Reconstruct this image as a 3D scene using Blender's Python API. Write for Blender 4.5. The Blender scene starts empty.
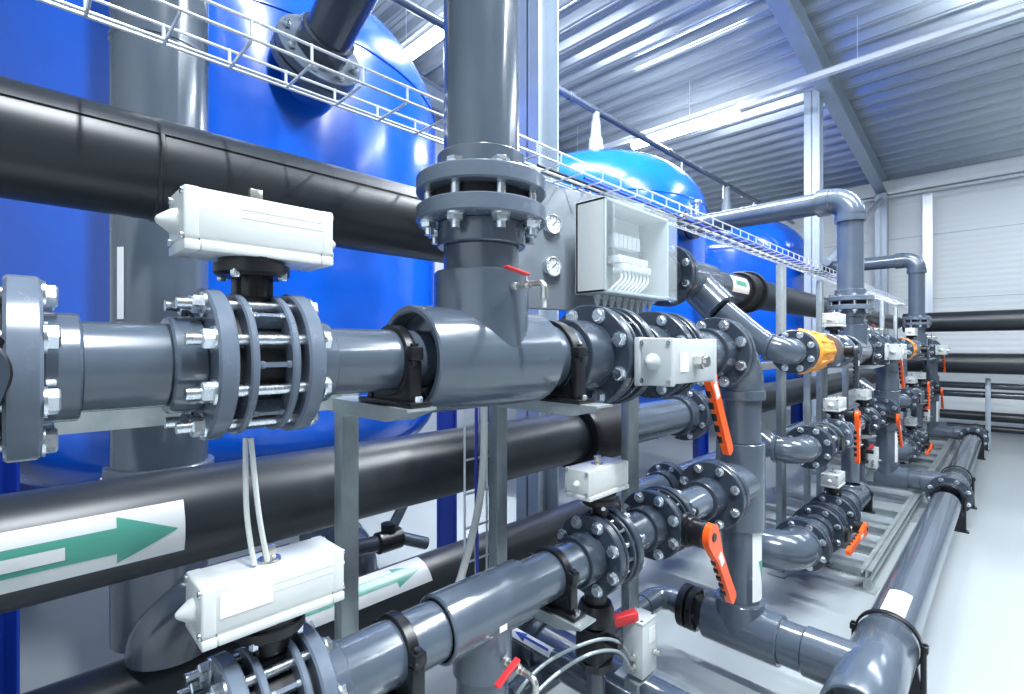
import bpy, bmesh, math, random
from mathutils import Vector, Matrix

random.seed(7)
PI = math.pi
H = 1.75                      # eye height; all Z values below are measured from eye level
SC = bpy.context.scene
COL = SC.collection

# ------------------------------------------------------------------ materials
def mat(name, col, rough=0.4, metal=0.0, spec=0.5, noise=0.0, nscale=8.0, stretch=(1, 1, 1),
        rvar=0.0, bump=0.0, emit=None, estr=0.0, trans=0.0, alpha=1.0, coat=0.0, dark=None):
    m = bpy.data.materials.new(name)
    m.use_nodes = True
    nt = m.node_tree
    b = nt.nodes['Principled BSDF']
    b.inputs['Base Color'].default_value = (*col, 1)
    b.inputs['Roughness'].default_value = rough
    b.inputs['Metallic'].default_value = metal
    b.inputs['Specular IOR Level'].default_value = spec
    if coat: b.inputs['Coat Weight'].default_value = coat; b.inputs['Coat Roughness'].default_value = 0.12
    if trans: b.inputs['Transmission Weight'].default_value = trans
    if emit:
        b.inputs['Emission Color'].default_value = (*emit, 1)
        b.inputs['Emission Strength'].default_value = estr
    if noise or rvar or bump:
        tc = nt.nodes.new('ShaderNodeTexCoord')
        mp = nt.nodes.new('ShaderNodeMapping')
        mp.inputs['Scale'].default_value = stretch
        nz = nt.nodes.new('ShaderNodeTexNoise')
        nz.inputs['Scale'].default_value = nscale
        nz.inputs['Detail'].default_value = 6
        nz.inputs['Roughness'].default_value = 0.65
        nt.links.new(tc.outputs['Object'], mp.inputs['Vector'])
        nt.links.new(mp.outputs['Vector'], nz.inputs['Vector'])
        if noise:
            rp = nt.nodes.new('ShaderNodeValToRGB')
            d = dark if dark else tuple(c * (1 - noise) for c in col)
            l = tuple(min(1, c * (1 + noise)) for c in col)
            rp.color_ramp.elements[0].position = 0.3
            rp.color_ramp.elements[1].position = 0.72
            rp.color_ramp.elements[0].color = (*d, 1)
            rp.color_ramp.elements[1].color = (*l, 1)
            nt.links.new(nz.outputs['Fac'], rp.inputs['Fac'])
            nt.links.new(rp.outputs['Color'], b.inputs['Base Color'])
        if rvar:
            mr = nt.nodes.new('ShaderNodeMapRange')
            mr.inputs['From Min'].default_value = 0.3
            mr.inputs['From Max'].default_value = 0.7
            mr.inputs['To Min'].default_value = max(0.02, rough - rvar)
            mr.inputs['To Max'].default_value = rough + rvar
            nt.links.new(nz.outputs['Fac'], mr.inputs['Value'])
            nt.links.new(mr.outputs['Result'], b.inputs['Roughness'])
        if bump:
            bp = nt.nodes.new('ShaderNodeBump')
            bp.inputs['Strength'].default_value = bump
            bp.inputs['Distance'].default_value = 0.01
            nt.links.new(nz.outputs['Fac'], bp.inputs['Height'])
            nt.links.new(bp.outputs['Normal'], b.inputs['Normal'])
    return m

M = dict(
    pvc=mat('grey_pvc', (.072, .095, .127), .20, spec=.7, noise=.07, nscale=5, rvar=.05, coat=.5),
    gloss=mat('polished_grey_pvc', (.11, .14, .18), .08, coat=.6),
    pvcd=mat('dark_grey_pvc', (.042, .056, .078), .22, spec=.7, noise=.12, nscale=9, rvar=.05, coat=.4),
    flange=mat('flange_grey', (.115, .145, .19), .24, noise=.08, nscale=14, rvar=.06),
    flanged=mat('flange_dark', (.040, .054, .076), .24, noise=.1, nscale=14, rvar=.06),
    pe=mat('black_polyethylene', (.020, .025, .031), .36, noise=.15, nscale=3, stretch=(.3, 2, 2), rvar=.03),
    rubber=mat('black_rubber', (.006, .007, .009), .55),
    black=mat('black_plastic', (.006, .007, .009), .32, rvar=.06, nscale=20),
    zinc=mat('zinc_steel', (.74, .79, .83), .26, 1.0, noise=.12, nscale=40, rvar=.08),
    galv=mat('galvanised_steel', (.33, .38, .40), .36, .4, noise=.14, nscale=22, rvar=.08),
    beam=mat('galvanised_frame', (.42, .47, .48), .38, .6, noise=.12, nscale=18, rvar=.08),
    wire=mat('bright_wire', (.80, .84, .88), .28, .5),
    white=mat('white_actuator_paint', (.66, .69, .67), .30, noise=.04, nscale=6),
    cast=mat('grey_cast_actuator', (.52, .56, .57), .34, noise=.05, nscale=10),
    sticker=mat('white_sticker', (.86, .88, .88), .28),
    green=mat('green_print', (.10, .40, .31), .3),
    bluep=mat('blue_print', (.03, .08, .42), .35),
    blue=mat('blue_tank_paint', (.003, .098, .60), .20, noise=.10, nscale=2.2, rvar=.07, coat=.4),
    navy=mat('blue_leg_paint', (.006, .035, .30), .3),
    orange=mat('orange_handle', (.95, .105, .008), .30),
    amber=mat('amber_union', (.95, .36, .035), .35),
    red=mat('red_handle', (.62, .03, .035), .35),
    box=mat('cream_box', (.62, .66, .65), .38, noise=.03, nscale=5),
    panel=mat('panel_grey', (.25, .29, .33), .40, noise=.05, nscale=4),
    frame=mat('structural_steel_paint', (.40, .47, .55), .36, .25, noise=.06, nscale=5),
    hose=mat('white_hose', (.72, .75, .73), .35),
    bcable=mat('blue_cable', (.03, .05, .45), .4),
    brass=mat('nickel_brass', (.62, .62, .58), .26, .9, noise=.1, nscale=30),
    term=mat('terminal_white', (.80, .82, .82), .4),
    lamp=mat('lamp_diffuser', (.9, .93, 1), .4, emit=(.86, .93, 1), estr=30),
    lampb=mat('lamp_body', (.8, .83, .85), .4),
    copper=mat('brown_pipe', (.10, .045, .03), .4),
)

def glass_mat():
    m = bpy.data.materials.new('clear_cover')
    m.use_nodes = True
    nt = m.node_tree
    b = nt.nodes['Principled BSDF']
    b.inputs['Base Color'].default_value = (.8, .86, .88, 1)
    b.inputs['Roughness'].default_value = .1
    tr = nt.nodes.new('ShaderNodeBsdfTransparent')
    tr.inputs['Color'].default_value = (.94, .96, .97, 1)
    mx = nt.nodes.new('ShaderNodeMixShader')
    mx.inputs['Fac'].default_value = .13
    out = nt.nodes['Material Output']
    nt.links.new(tr.outputs[0], mx.inputs[1])
    nt.links.new(b.outputs[0], mx.inputs[2])
    nt.links.new(mx.outputs[0], out.inputs['Surface'])
    return m
M['clear'] = glass_mat()

def wall_mat():
    m = bpy.data.materials.new('white_wall_cladding')
    m.use_nodes = True
    nt = m.node_tree
    b = nt.nodes['Principled BSDF']
    b.inputs['Base Color'].default_value = (.74, .78, .80, 1)
    b.inputs['Roughness'].default_value = .45
    tc = nt.nodes.new('ShaderNodeTexCoord')
    wv = nt.nodes.new('ShaderNodeTexWave')
    wv.bands_direction = 'Z'
    wv.inputs['Scale'].default_value = 2.6
    bp = nt.nodes.new('ShaderNodeBump')
    bp.inputs['Strength'].default_value = .14
    bp.inputs['Distance'].default_value = .02
    nt.links.new(tc.outputs['Object'], wv.inputs['Vector'])
    nt.links.new(wv.outputs['Fac'], bp.inputs['Height'])
    nt.links.new(bp.outputs['Normal'], b.inputs['Normal'])
    return m
M['wall'] = wall_mat()
M['floor'] = mat('pale_resin_floor', (.31, .345, .36), .42, noise=.03, nscale=1.3, rvar=.03)
M['deck'] = mat('steel_roof_deck', (.44, .49, .54), .22, .3, noise=.08, nscale=2, stretch=(1, .1, 1), rvar=.06)

# ------------------------------------------------------------------ mesh builder
AX = {'X': (Vector((1, 0, 0)), Vector((0, 1, 0)), Vector((0, 0, 1))),
      'Y': (Vector((0, 1, 0)), Vector((0, 0, 1)), Vector((1, 0, 0))),
      'Z': (Vector((0, 0, 1)), Vector((1, 0, 0)), Vector((0, 1, 0)))}

def frame_of(axis):
    if isinstance(axis, str): return AX[axis]
    t = Vector(axis).normalized()
    u = t.orthogonal().normalized()
    return t, u, t.cross(u)

class MB:
    def __init__(self): self.bm = bmesh.new()
    def lathe(self, prof, axis='X', o=(0, 0, 0), seg=32, a0=0.0, loop=False):
        t, u, v = frame_of(axis); o = Vector(o); rings = []
        for (p, r) in prof:
            if r <= 1e-6: rings.append([self.bm.verts.new(o + t * p)])
            else:
                rings.append([self.bm.verts.new(o + t * p + (u * math.cos(a0 + 2 * PI * k / seg) + v * math.sin(a0 + 2 * PI * k / seg)) * r) for k in range(seg)])
        pairs = list(zip(rings[:-1], rings[1:]))
        if loop: pairs.append((rings[-1], rings[0]))
        for A, B in pairs:
            for k in range(seg):
                k2 = (k + 1) % seg
                if len(A) == 1 and len(B) == 1: continue
                if len(A) == 1: f = [A[0], B[k], B[k2]]
                elif len(B) == 1: f = [A[k], A[k2], B[0]]
                else: f = [A[k], A[k2], B[k2], B[k]]
                try: self.bm.faces.new(f)
                except ValueError: pass
        return self
    def cyl(self, p0, p1, r, axis='X', o=(0, 0, 0), seg=32, bev=0.0):
        s = 1 if p1 > p0 else -1
        b = min(bev, abs(p1 - p0) / 2.5, r * .5) * s
        if bev: pr = [(p0, 0), (p0, r - abs(b)), (p0 + b, r), (p1 - b, r), (p1, r - abs(b)), (p1, 0)]
        else: pr = [(p0, 0), (p0, r), (p1, r), (p1, 0)]
        return self.lathe(pr, axis, o, seg)
    def ring(self, p0, p1, r, ri, axis='X', o=(0, 0, 0), seg=40, bev=.003):
        return self.lathe([(p0, ri), (p0, r - bev), (p0 + bev, r), (p1 - bev, r), (p1, r - bev), (p1, ri)], axis, o, seg, loop=True)
    def hexa(self, p0, p1, r, axis='X', o=(0, 0, 0), a0=.3):
        b = min(.0025, abs(p1 - p0) * .3) * (1 if p1 > p0 else -1)
        return self.lathe([(p0, 0), (p0, r), (p1 - b, r), (p1, r * .84), (p1, 0)], axis, o, 6, a0)
    def box(self, c, s, bev=0.0, rot=None, seg=2):
        g = bmesh.ops.create_cube(self.bm, size=1.0)
        vs = g['verts']
        bmesh.ops.scale(self.bm, vec=Vector(s), verts=vs)
        if bev:
            es = list({e for v in vs for e in v.link_edges})
            r = bmesh.ops.bevel(self.bm, geom=es, offset=bev, segments=seg, profile=.5, affect='EDGES')
            vs = list({v for f in r['faces'] for v in f.verts} | {v for v in vs if v.is_valid})
        if rot is not None: bmesh.ops.transform(self.bm, matrix=rot.to_4x4(), verts=vs)
        bmesh.ops.translate(self.bm, vec=Vector(c), verts=vs)
        return self
    def prism(self, poly, a, b, axis='X', o=(0, 0, 0)):
        t, u, v = frame_of(axis); o = Vector(o)
        A = [self.bm.verts.new(o + t * a + u * p + v * q) for p, q in poly]
        B = [self.bm.verts.new(o + t * b + u * p + v * q) for p, q in poly]
        n = len(poly)
        self.bm.faces.new(A); self.bm.faces.new(B[::-1])
        for k in range(n): self.bm.faces.new([A[k], B[k], B[(k + 1) % n], A[(k + 1) % n]])
        return self
    def tube(self, pts, r, seg=10, cap=True):
        pts = [Vector(p) for p in pts]; n = len(pts); rings = []; u = None
        rr = r if isinstance(r, (list, tuple)) else [r] * n
        for i, p in enumerate(pts):
            d = (pts[min(i + 1, n - 1)] - pts[max(i - 1, 0)]).normalized()
            u = d.orthogonal().normalized() if u is None else (u - d * u.dot(d)).normalized()
            w = d.cross(u)
            rings.append([self.bm.verts.new(p + (u * math.cos(2 * PI * k / seg) + w * math.sin(2 * PI * k / seg)) * rr[i]) for k in range(seg)])
        for A, B in zip(rings[:-1], rings[1:]):
            for k in range(seg): self.bm.faces.new([A[k], A[(k + 1) % seg], B[(k + 1) % seg], B[k]])
        if cap:
            self.bm.faces.new(rings[0][::-1]); self.bm.faces.new(rings[-1])
        return self
    def patch(self, R, ts, lo, hi, axis='X', n=10, sgn=None):
        """a thin printed patch on a cylinder about AXIS: angle from lo(t) to hi(t), in degrees from -Y towards +Z"""
        rows = []
        for t in ts:
            a, b = math.radians(lo(t)), math.radians(hi(t))
            row = []
            for k in range(n + 1):
                th = a + (b - a) * k / n
                if axis == 'X': p = (t, -R * math.cos(th), R * math.sin(th))
                elif axis == 'Y': p = (-R * math.cos(th), t, R * math.sin(th))
                else: p = (-R * math.sin(th), -R * math.cos(th), t)
                row.append(self.bm.verts.new(p))
            rows.append(row)
        for A, B in zip(rows[:-1], rows[1:]):
            for k in range(n):
                try: self.bm.faces.new([A[k], A[k + 1], B[k + 1], B[k]])
                except ValueError: pass
        return self
    def mesh(self, name, m, sharp=38):
        bm = self.bm
        bmesh.ops.remove_doubles(bm, verts=bm.verts, dist=1e-5)
        bmesh.ops.recalc_face_normals(bm, faces=bm.faces)
        me = bpy.data.meshes.new(name)
        bm.to_mesh(me); bm.free()
        for p in me.polygons: p.use_smooth = True
        me.set_sharp_from_angle(angle=math.radians(sharp))
        me.materials.append(m)
        return me

def obj(name, me, parent=None, loc=(0, 0, 0), rot=None):
    if isinstance(me, tuple): me = me[0].mesh(name, me[1])
    o = bpy.data.objects.new(name, me)
    COL.objects.link(o)
    o.location = loc
    if rot: o.rotation_euler = rot
    if parent: o.parent = parent
    return o

def tag(o, label=None, cat=None, group=None, kind=None):
    if label: o['label'] = label
    if cat: o['category'] = cat
    if group: o['group'] = group
    if kind: o['kind'] = kind
    return o

BUCKET = None          # when a list, the roots made are collected (they repeat in every bay)
def reg(o):
    if BUCKET is not None: BUCKET.append(o)
    return o

def thing(name, label, cat, loc, group=None, rot=None):
    o = bpy.data.objects.new(name, None)
    COL.objects.link(o)
    o.empty_display_size = .05
    o.location = (loc[0], loc[1], loc[2] + H)
    if rot: o.rotation_euler = rot
    tag(o, label, cat, group)
    return reg(o)

def single(name, mb, m, label, cat, loc=(0, 0, 0), group=None, rot=None):
    o = obj(name, mb.mesh(name, M[m] if isinstance(m, str) else m), None, (loc[0], loc[1], loc[2] + H), rot)
    tag(o, label, cat, group)
    return reg(o)

def struct(name, mb, m, loc=(0, 0, 0)):
    o = obj(name, mb.mesh(name, M[m]), None, (loc[0], loc[1], loc[2] + H))
    o['kind'] = 'structure'
    return o

KIDS = {}
def copy_tree(o, off, label):
    c = o.copy(); COL.objects.link(c)
    c.location = o.location + Vector(off)
    c['label'] = label
    for ch in o.children:
        d = ch.copy(); COL.objects.link(d); d.parent = c
        for g in ch.children:
            e = g.copy(); COL.objects.link(e); e.parent = d
    return c

CACHE = {}
def cached(key, fn):
    if key not in CACHE: CACHE[key] = fn()
    return CACHE[key]

RX = {'X': (0, 0, 0), 'Y': (0, 0, PI / 2), 'Z': (0, -PI / 2, 0), '-Y': (0, 0, -PI / 2), '-Z': (0, PI / 2, 0), '-X': (0, 0, PI)}

# ------------------------------------------------------------------ pipework kit (every mesh runs along its local X)
G_PIPE, G_FL, G_VAL, G_TEE = 'pipe lengths of the valve rack', 'bolted pipe flanges of the valve rack', 'wafer valves of the valve rack', 'pipe tees of the valve rack'

def pipe(x0, x1, R, label, loc, axis='X', m='pvc', name='pipe', group=G_PIPE):
    mb = MB().lathe([(x0, 0), (x0, R - .002), (x0 + .002, R), (x1 - .002, R), (x1, R - .002), (x1, 0)], 'X', seg=48)
    return single(name, mb, m, label, 'pipe', loc, group, RX[axis])

def bolt_mesh(L, hr=.0175, rr=.0098, stub=.024):
    """through bolt: nut and thread at the start, hexagon head at the end"""
    def mk():
        mb = MB()
        mb.cyl(-stub - .016, L, rr, seg=12)
        mb.cyl(-.004, 0, hr * 1.22, seg=20)
        mb.hexa(-.004, -.020, hr)
        mb.cyl(L, L + .004, hr * 1.22, seg=20)
        mb.hexa(L + .004, L + .017, hr)
        return mb.mesh('flange_bolt', M['zinc'])
    return cached(('bolt', round(L, 4), hr, rr, stub), mk)

def bolts(parent, x0, x1, Rb, n=8, flip=False, hr=.0175, rr=.0098, stub=.024):
    me = bolt_mesh(x1 - x0, hr, rr, stub)
    for k in range(n):
        a = PI / n + 2 * PI * k / n
        o = obj('flange_bolt', me, parent, (x1 if flip else x0, Rb * math.cos(a), Rb * math.sin(a)))
        o.rotation_euler = (a, 0, PI if flip else 0)

def flange(x, t, Rf, Rp, side, xe, label, loc, axis='X', m='flange', Rc=None):
    """backing ring between x and x+t with its stub collar reaching to xe"""
    Rc = Rc or Rp * 1.17
    c = Vector(loc)
    root = thing('pipe_flange', label, 'flange', loc, G_FL, RX[axis])
    obj('flange_ring', (MB().ring(x, x + t, Rf, Rp * .8, seg=56, bev=.004), M[m]), root)
    a = x if side < 0 else x + t
    lo, hi = min(a, xe), max(a, xe)
    if hi - lo > .004:
        obj('collar', (MB().ring(lo, hi, Rc, Rp * .9, seg=48, bev=.003), M[m if m != 'flange' else 'pvc']), root)
    return root

def valve(xa, xb, f0, f1, Rf, label, loc, axis='X', m='flange', flip=False, neck=True, nb=8, up=0.0, nz=.075, hub=False, name='butterfly_valve', hr=.0175):
    """wafer valve between two flanges whose outer faces are f0 and f1; the body fills xa..xb"""
    root = thing(name, label, 'valve', loc, G_VAL, RX[axis])
    w = xb - xa
    rt = min(.014, w * .22)
    mb = MB()
    mb.ring(xa, xa + rt, Rf * .96, Rf * .6, seg=56)
    mb.ring(xb - rt, xb, Rf * .96, Rf * .6, seg=56)
    for k in range(nb):
        a = 2 * PI * k / nb
        R = Matrix.Rotation(a, 3, 'X')
        mb.box(R @ Vector(((xa + xb) / 2, 0, Rf * .80)), (w - rt * .6, .008, Rf * .24), rot=R)
        for s in (-1, 1):
            mb.box(R @ Vector(((xa + xb) / 2 + s * w * .27, 0, Rf * .90)), (.010, .013, Rf * .06), bev=.003, rot=R)
    obj('body', (mb, M[m]), root)
    obj('liner', (MB().cyl(xa - (xa - f0) * .35, xb + (f1 - xb) * .35, Rf * .70, seg=48), M['rubber']), root)
    bolts(root, f0, f1, Rf * .835, nb, flip, hr=hr)
    if neck:
        c = (xa + xb) / 2
        R = Matrix.Rotation(up, 3, 'X')
        mb = MB()
        mb.box(R @ Vector((c, 0, Rf * .86 + nz * .3)), (w * .8, .034, nz * .8), bev=.004, rot=R)
        mb.lathe([(Rf * .92, 0), (Rf * .92, .030), (Rf * .92 + nz - .02, .030), (Rf * .92 + nz - .02, 0)], tuple(R @ Vector((0, 0, 1))), (c, 0, 0), 24)
        obj('neck', (mb, M['black']), root)
        mb = MB()
        mb.lathe([(Rf * .92 + nz - .038, 0), (Rf * .92 + nz - .038, .058), (Rf * .92 + nz - .032, .064), (Rf * .92 + nz - .016, .064), (Rf * .92 + nz - .016, .056), (Rf * .92 + nz, .056), (Rf * .92 + nz, 0)], tuple(R @ Vector((0, 0, 1))), (c, 0, 0), 28)
        obj('mounting_plate', (mb, M['black']), root)
        for sx in (-1, 1):
            for sy in (-1, 1):
                q = R @ Vector((c + sx * .040, sy * .040, 0))
                mb = MB().hexa(0, -.014, .0085, tuple(R @ Vector((0, 0, 1))), q + (R @ Vector((0, 0, Rf * .92 + nz - .030))))
                obj('plate_bolt', (mb, M['zinc']), root)
    return root

def actuator(loc, L, W, Hh, label, rot=None, m='white', sticker=False, lines=True, knob=.030, big=False, group='pneumatic actuators of the valve rack'):
    """box actuator, long axis X, shaft on top (+Z), mounting face below"""
    root = thing('valve_actuator', label, 'actuator', loc, group, rot)
    ec = min(.024, L * .1)
    mb = MB().box((0, 0, Hh * .10), (L - 2 * ec + .016, W * (.93 if big else 1), Hh * (.78 if big else .80)), bev=.006)
    mb.box((0, 0, -Hh * .42), (L - 2 * ec, W * 1.04, Hh * .16), bev=.003)
    mb.box((0, 0, -Hh * .32), (L - 2 * ec, W * .94, Hh * .1))
    if lines:
        for s in (-1, 1):
            for z in (.12, .26):
                mb.box((L * .13, s * W * .5, Hh * z), (L * .58, .0010, .0012))
    obj('housing', (mb, M[m]), root)
    for s in (-1, 1):
        x = s * (L / 2 - ec / 2)
        mb = MB().box((x, 0, Hh * .10), (ec, W * 1.005, Hh * .805), bev=min(.004, ec * .25), seg=3)
        mb.box((x, 0, -Hh * .42), (ec, W * 1.045, Hh * .165), bev=.003)
        mb.box((x, 0, -Hh * .32), (ec * .8, W * .94, Hh * .1))
        e = obj('end_cap', (mb, M[m]), root)
        k = MB().lathe([(0, 0), (0, knob * .78), (s * knob * .25, knob * .70), (s * knob * .75, knob * .34), (s * knob * .92, knob * .20), (s * knob * .98, knob * .08), (s * knob * .985, 0)], 'X', (s * L / 2, 0, 0), 20)
        obj('end_knob', (k, M[m]), e)
        for sy in (-1, 1):
            for sz in (-.28, .42):
                q = MB().lathe([(0, 0), (0, max(.0065, Hh * .055)), (s * .003, max(.0065, Hh * .055)), (s * .003, .003), (s * .001, .003), (s * .001, 0)], 'X', (s * L / 2, sy * W * .40, sz * Hh * 1.0), 12)
                obj('cap_screw', (q, M['zinc']), e)
    mb = MB().lathe([(Hh * .5, 0), (Hh * .5, .022), (Hh * .5 + .004, .020), (Hh * .5 + .004, 0)], 'Z', seg=24)
    mb.box((0, 0, Hh * .5 + .016), (.022, .015, .026), bev=.002)
    obj('shaft_end', (mb, M['brass']), root)
    if big:
        obj('shaft_nut', (MB().hexa(Hh * .5, Hh * .5 + .030, .024, 'Z').cyl(Hh * .5 + .03, Hh * .5 + .040, .017, 'Z', seg=20), M['brass']), root)
        obj('sticker', (MB().box((-L * .25, 0, Hh * .5 + .0008), (L * .17, W * .42, .001)), M['sticker']), root)
    if sticker:
        obj('sticker', (MB().box((-L * .22, -W * .5 - .0008, Hh * .16), (L * .34, .001, Hh * .42)), M['sticker']), root)
    return root

def lever(loc, dirx, dirz, L, label, m='orange', hub=.045, depth=.05, group='orange lever handles of the valve rack'):
    """hand lever in the XZ plane; loc is the hub face centre, the lever faces -Y"""
    ang = math.atan2(dirz, dirx)
    root = thing('valve_lever', label, 'valve handle', loc, group, (0, -ang, 0))
    mb = MB().cyl(0, depth, hub, 'Y', seg=28, bev=.006)
    obj('hub', (mb, M['black']), root)
    w = hub * .95
    poly = []
    for k in range(13):
        a = PI / 2 + PI * k / 12
        poly.append((w * math.cos(a), w * math.sin(a)))
    poly += [(L * .16, -w * .80), (L * .30, -w * .54), (L * .60, -w * .48), (L * .94, -w * .54), (L * .98, -w * .46), (L, -w * .30), (L, w * .30), (L * .98, w * .46), (L * .94, w * .54), (L * .60, w * .48), (L * .30, w * .54), (L * .16, w * .80)]
    # axis Y frame is (Y, Z, X): give the outline as (z, x)
    mb = MB().prism([(q, p) for p, q in poly], -.026, -.001, 'Y')
    bm = mb.bm
    es = [e for e in bm.edges if len(e.link_faces) == 2 and abs(e.calc_face_angle(0)) > 1.2]
    bmesh.ops.bevel(bm, geom=es, offset=.005, segments=2, profile=.5, affect='EDGES')
    h = obj('grip', (mb, M[m]), root)
    obj('shaft_cap', (MB().cyl(-.030, -.024, hub * .33, 'Y', seg=20, bev=.002), M['black']), h)
    obj('white_label', (MB().box((L * .33, -.0268, 0), (L * .15, .001, w * .60)), M['sticker']), h)
    mb = MB()
    for k in range(5): mb.box((L * (.34 + .12 * k), -.004, -w * .43), (L * .07, .018, w * .30), bev=.002)
    obj('grip_teeth', (mb, M['black']), root)
    return root

def clamp(x0, x1, R, base_z, label, loc, axis='X', feet=True):
    """black plastic saddle clamp around a pipe of radius R, its foot at base_z below the axis"""
    root = thing('pipe_clamp', label, 'pipe clamp', loc, 'black saddle clamps under the pipes', RX[axis])
    w = x1 - x0; c = (x0 + x1) / 2
    obj('strap', (MB().ring(c - w * .34, c + w * .34, R + .011, R + .0005, seg=48, bev=.002), M['black']), root)
    for s in (-1, 1):
        mb = MB().box((c, s * (R + .014), .016), (w * .8, .030, .030), bev=.004)
        mb.cyl(.0, .050, .009, 'Z', (c, s * (R + .016), -.012), 14)
        obj('hinge_lug', (mb, M['black']), root)
    if base_z:
        mb = MB()
        hh = base_z - (R * .35)
        for s in (-1, 1):
            mb.box((c, s * (R + .010), -(R * .0) - base_z / 2), (w * .8, .022, base_z), bev=.003)
        mb.box((c, 0, -base_z + .006), (w * 1.4, 2 * (R + .042), .012), bev=.003)
        mb.prism([(-(R + .01), -base_z), (R + .01, -base_z), (R * .9, -R * .55), (R * .5, -R * .9), (0, -R * 1.005), (-R * .5, -R * .9), (-R * .9, -R * .55)], x0 + w * .2, x1 - w * .2, 'X')
        obj('foot', (mb, M['black']), root)
        for s in (-1, 1):
            obj('foot_bolt', (MB().hexa(-base_z + .012, -base_z + .024, .010, 'Z', (c, s * (R + .030), 0)), M['zinc']), root)
    return root

def tee(x0, x1, R, Ri, bx, br, bl, bdir, label, loc, m='pvc', b0=0.0):
    """pipe tee: run x0..x1 of radius R (bore Ri), branch of radius br at bx reaching bl in direction bdir"""
    mb = MB()
    mb.lathe([(x0 + .045, 0), (x0 + .045, Ri), (x0 + .004, Ri), (x0, Ri + .004), (x0, R - .004), (x0 + .004, R), (x1 - .004, R), (x1, R - .004), (x1, Ri), (x1 - .03, Ri), (x1 - .03, 0)], 'X', seg=64)
    mb.lathe([(b0, br), (bl - .004, br), (bl, br - .004), (bl, br * .86), (bl - .03, br * .86), (bl - .03, 0)], bdir, (bx, 0, 0), 64)
    root = single('pipe_tee', mb, m, label, 'pipe tee', loc, G_TEE)
    return root

def elbow_pts(p, d0, d1, r, n=14):
    """centre line of a quarter bend with corner p arriving along d0 and leaving along d1"""
    p, d0, d1 = Vector(p), Vector(d0), Vector(d1)
    out = []
    for k in range(n + 1):
        a = (PI / 2) * k / n
        out.append(p - d0 * r + d0 * r * math.sin(a) + d1 * r * (1 - math.cos(a)))
    return out

def elbow(p, d0, d1, r, R, label, s0=.05, s1=.05, m='pvc', name='pipe_elbow', group='pipe elbows of the valve rack'):
    d0, d1 = Vector(d0).normalized(), Vector(d1).normalized()
    pts = elbow_pts((0, 0, 0), d0, d1, r)
    mb = MB().tube(pts, R, 40, cap=False)
    Rs = R * 1.06
    mb.lathe([(-s0, 0), (-s0, Rs - .003), (-s0 + .003, Rs), (-.003, Rs), (0, R), (0, R * .5)], tuple(d0), pts[0], 48)
    mb.lathe([(s1, 0), (s1, Rs - .003), (s1 - .003, Rs), (.003, Rs), (0, R), (0, R * .5)], tuple(d1), pts[-1], 48)
    return single(name, mb, m, label, 'pipe elbow', p, group)

# ================================================================== THE RACK, first bay
Y0 = 1.0
ZA, ZB, ZC = -.03, -.695, -1.325
PERIOD = 4.3
BAY = []          # roots that repeat in each bay
BUCKET = BAY
RS, RL = .0695, .100          # small and large pipe radii

for Z, row in ((ZA, 'upper row'), (ZB, 'lower row')):
    L = (0, Y0, Z)
    dx = .0 if Z == ZA else .030
    flange(-.009, .038, .132, RS, 1, .071, f'grey flange with long collar starting the {row}', L)
    pipe(.071, .180 + dx, RS, f'short grey pipe before the long white actuator on {row}', L)
    flange(.228 + dx, .030, .132, RS, -1, .180 + dx, f'collared flange on the entry side of the ribbed valve, {row}', L)
    valve(.276 + dx, .357 + dx, .228 + dx, .401 + dx, .132, f'ribbed open butterfly valve under the long white actuator, {row}', L)
    flange(.370 + dx, .031, .132, RS, 1, .450 + dx, f'flange on the exit side of the ribbed valve, {row}', L)
    clamp(.596 + dx * .3, .636 + dx * .3, RS, .100, f'black saddle clamp just before the tee on {row}', L)
pipe(.450, .69, RS, 'smooth grey pipe running into the large tee on upper row', (0, Y0, ZA))
pipe(.480, .735, RS, 'smooth grey pipe running into the small tee on lower row', (0, Y0, ZB))

# --- upper row: large tee, riser, second valve group
tee(.655, 1.075, .129, .110, .885, .1255, .225, (0, 0, 1), 'large grey tee with its branch pointing up, upper row', (0, Y0, ZA))
pipe(1.045, 1.225, RL, 'short wide grey pipe after the large tee on upper row', (0, Y0, ZA))
clamp(1.135, 1.190, RL, .132, 'wide black saddle clamp after the large tee on upper row', (0, Y0, ZA))
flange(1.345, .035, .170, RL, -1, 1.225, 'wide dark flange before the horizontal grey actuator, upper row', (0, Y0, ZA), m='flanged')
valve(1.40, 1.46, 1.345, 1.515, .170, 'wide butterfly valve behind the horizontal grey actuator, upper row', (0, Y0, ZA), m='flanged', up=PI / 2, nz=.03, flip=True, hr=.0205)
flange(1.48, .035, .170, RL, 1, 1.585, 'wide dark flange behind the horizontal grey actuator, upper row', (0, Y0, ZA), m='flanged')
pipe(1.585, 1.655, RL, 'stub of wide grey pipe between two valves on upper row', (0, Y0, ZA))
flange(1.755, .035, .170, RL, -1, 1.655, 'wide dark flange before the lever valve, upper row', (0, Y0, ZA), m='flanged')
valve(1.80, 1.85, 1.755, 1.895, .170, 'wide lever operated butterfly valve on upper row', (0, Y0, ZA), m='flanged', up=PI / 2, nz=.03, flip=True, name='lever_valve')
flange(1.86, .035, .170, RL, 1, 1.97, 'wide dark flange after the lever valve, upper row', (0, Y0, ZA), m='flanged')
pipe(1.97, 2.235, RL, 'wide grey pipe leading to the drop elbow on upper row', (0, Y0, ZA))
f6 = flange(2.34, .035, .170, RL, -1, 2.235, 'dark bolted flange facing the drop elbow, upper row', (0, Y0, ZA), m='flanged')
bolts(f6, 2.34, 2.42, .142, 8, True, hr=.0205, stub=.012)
flange(2.385, .035, .170, RL, 1, 2.44, 'dark flange fixed on the mouth of the drop elbow, upper row', (0, Y0, ZA), m='flanged')
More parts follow.
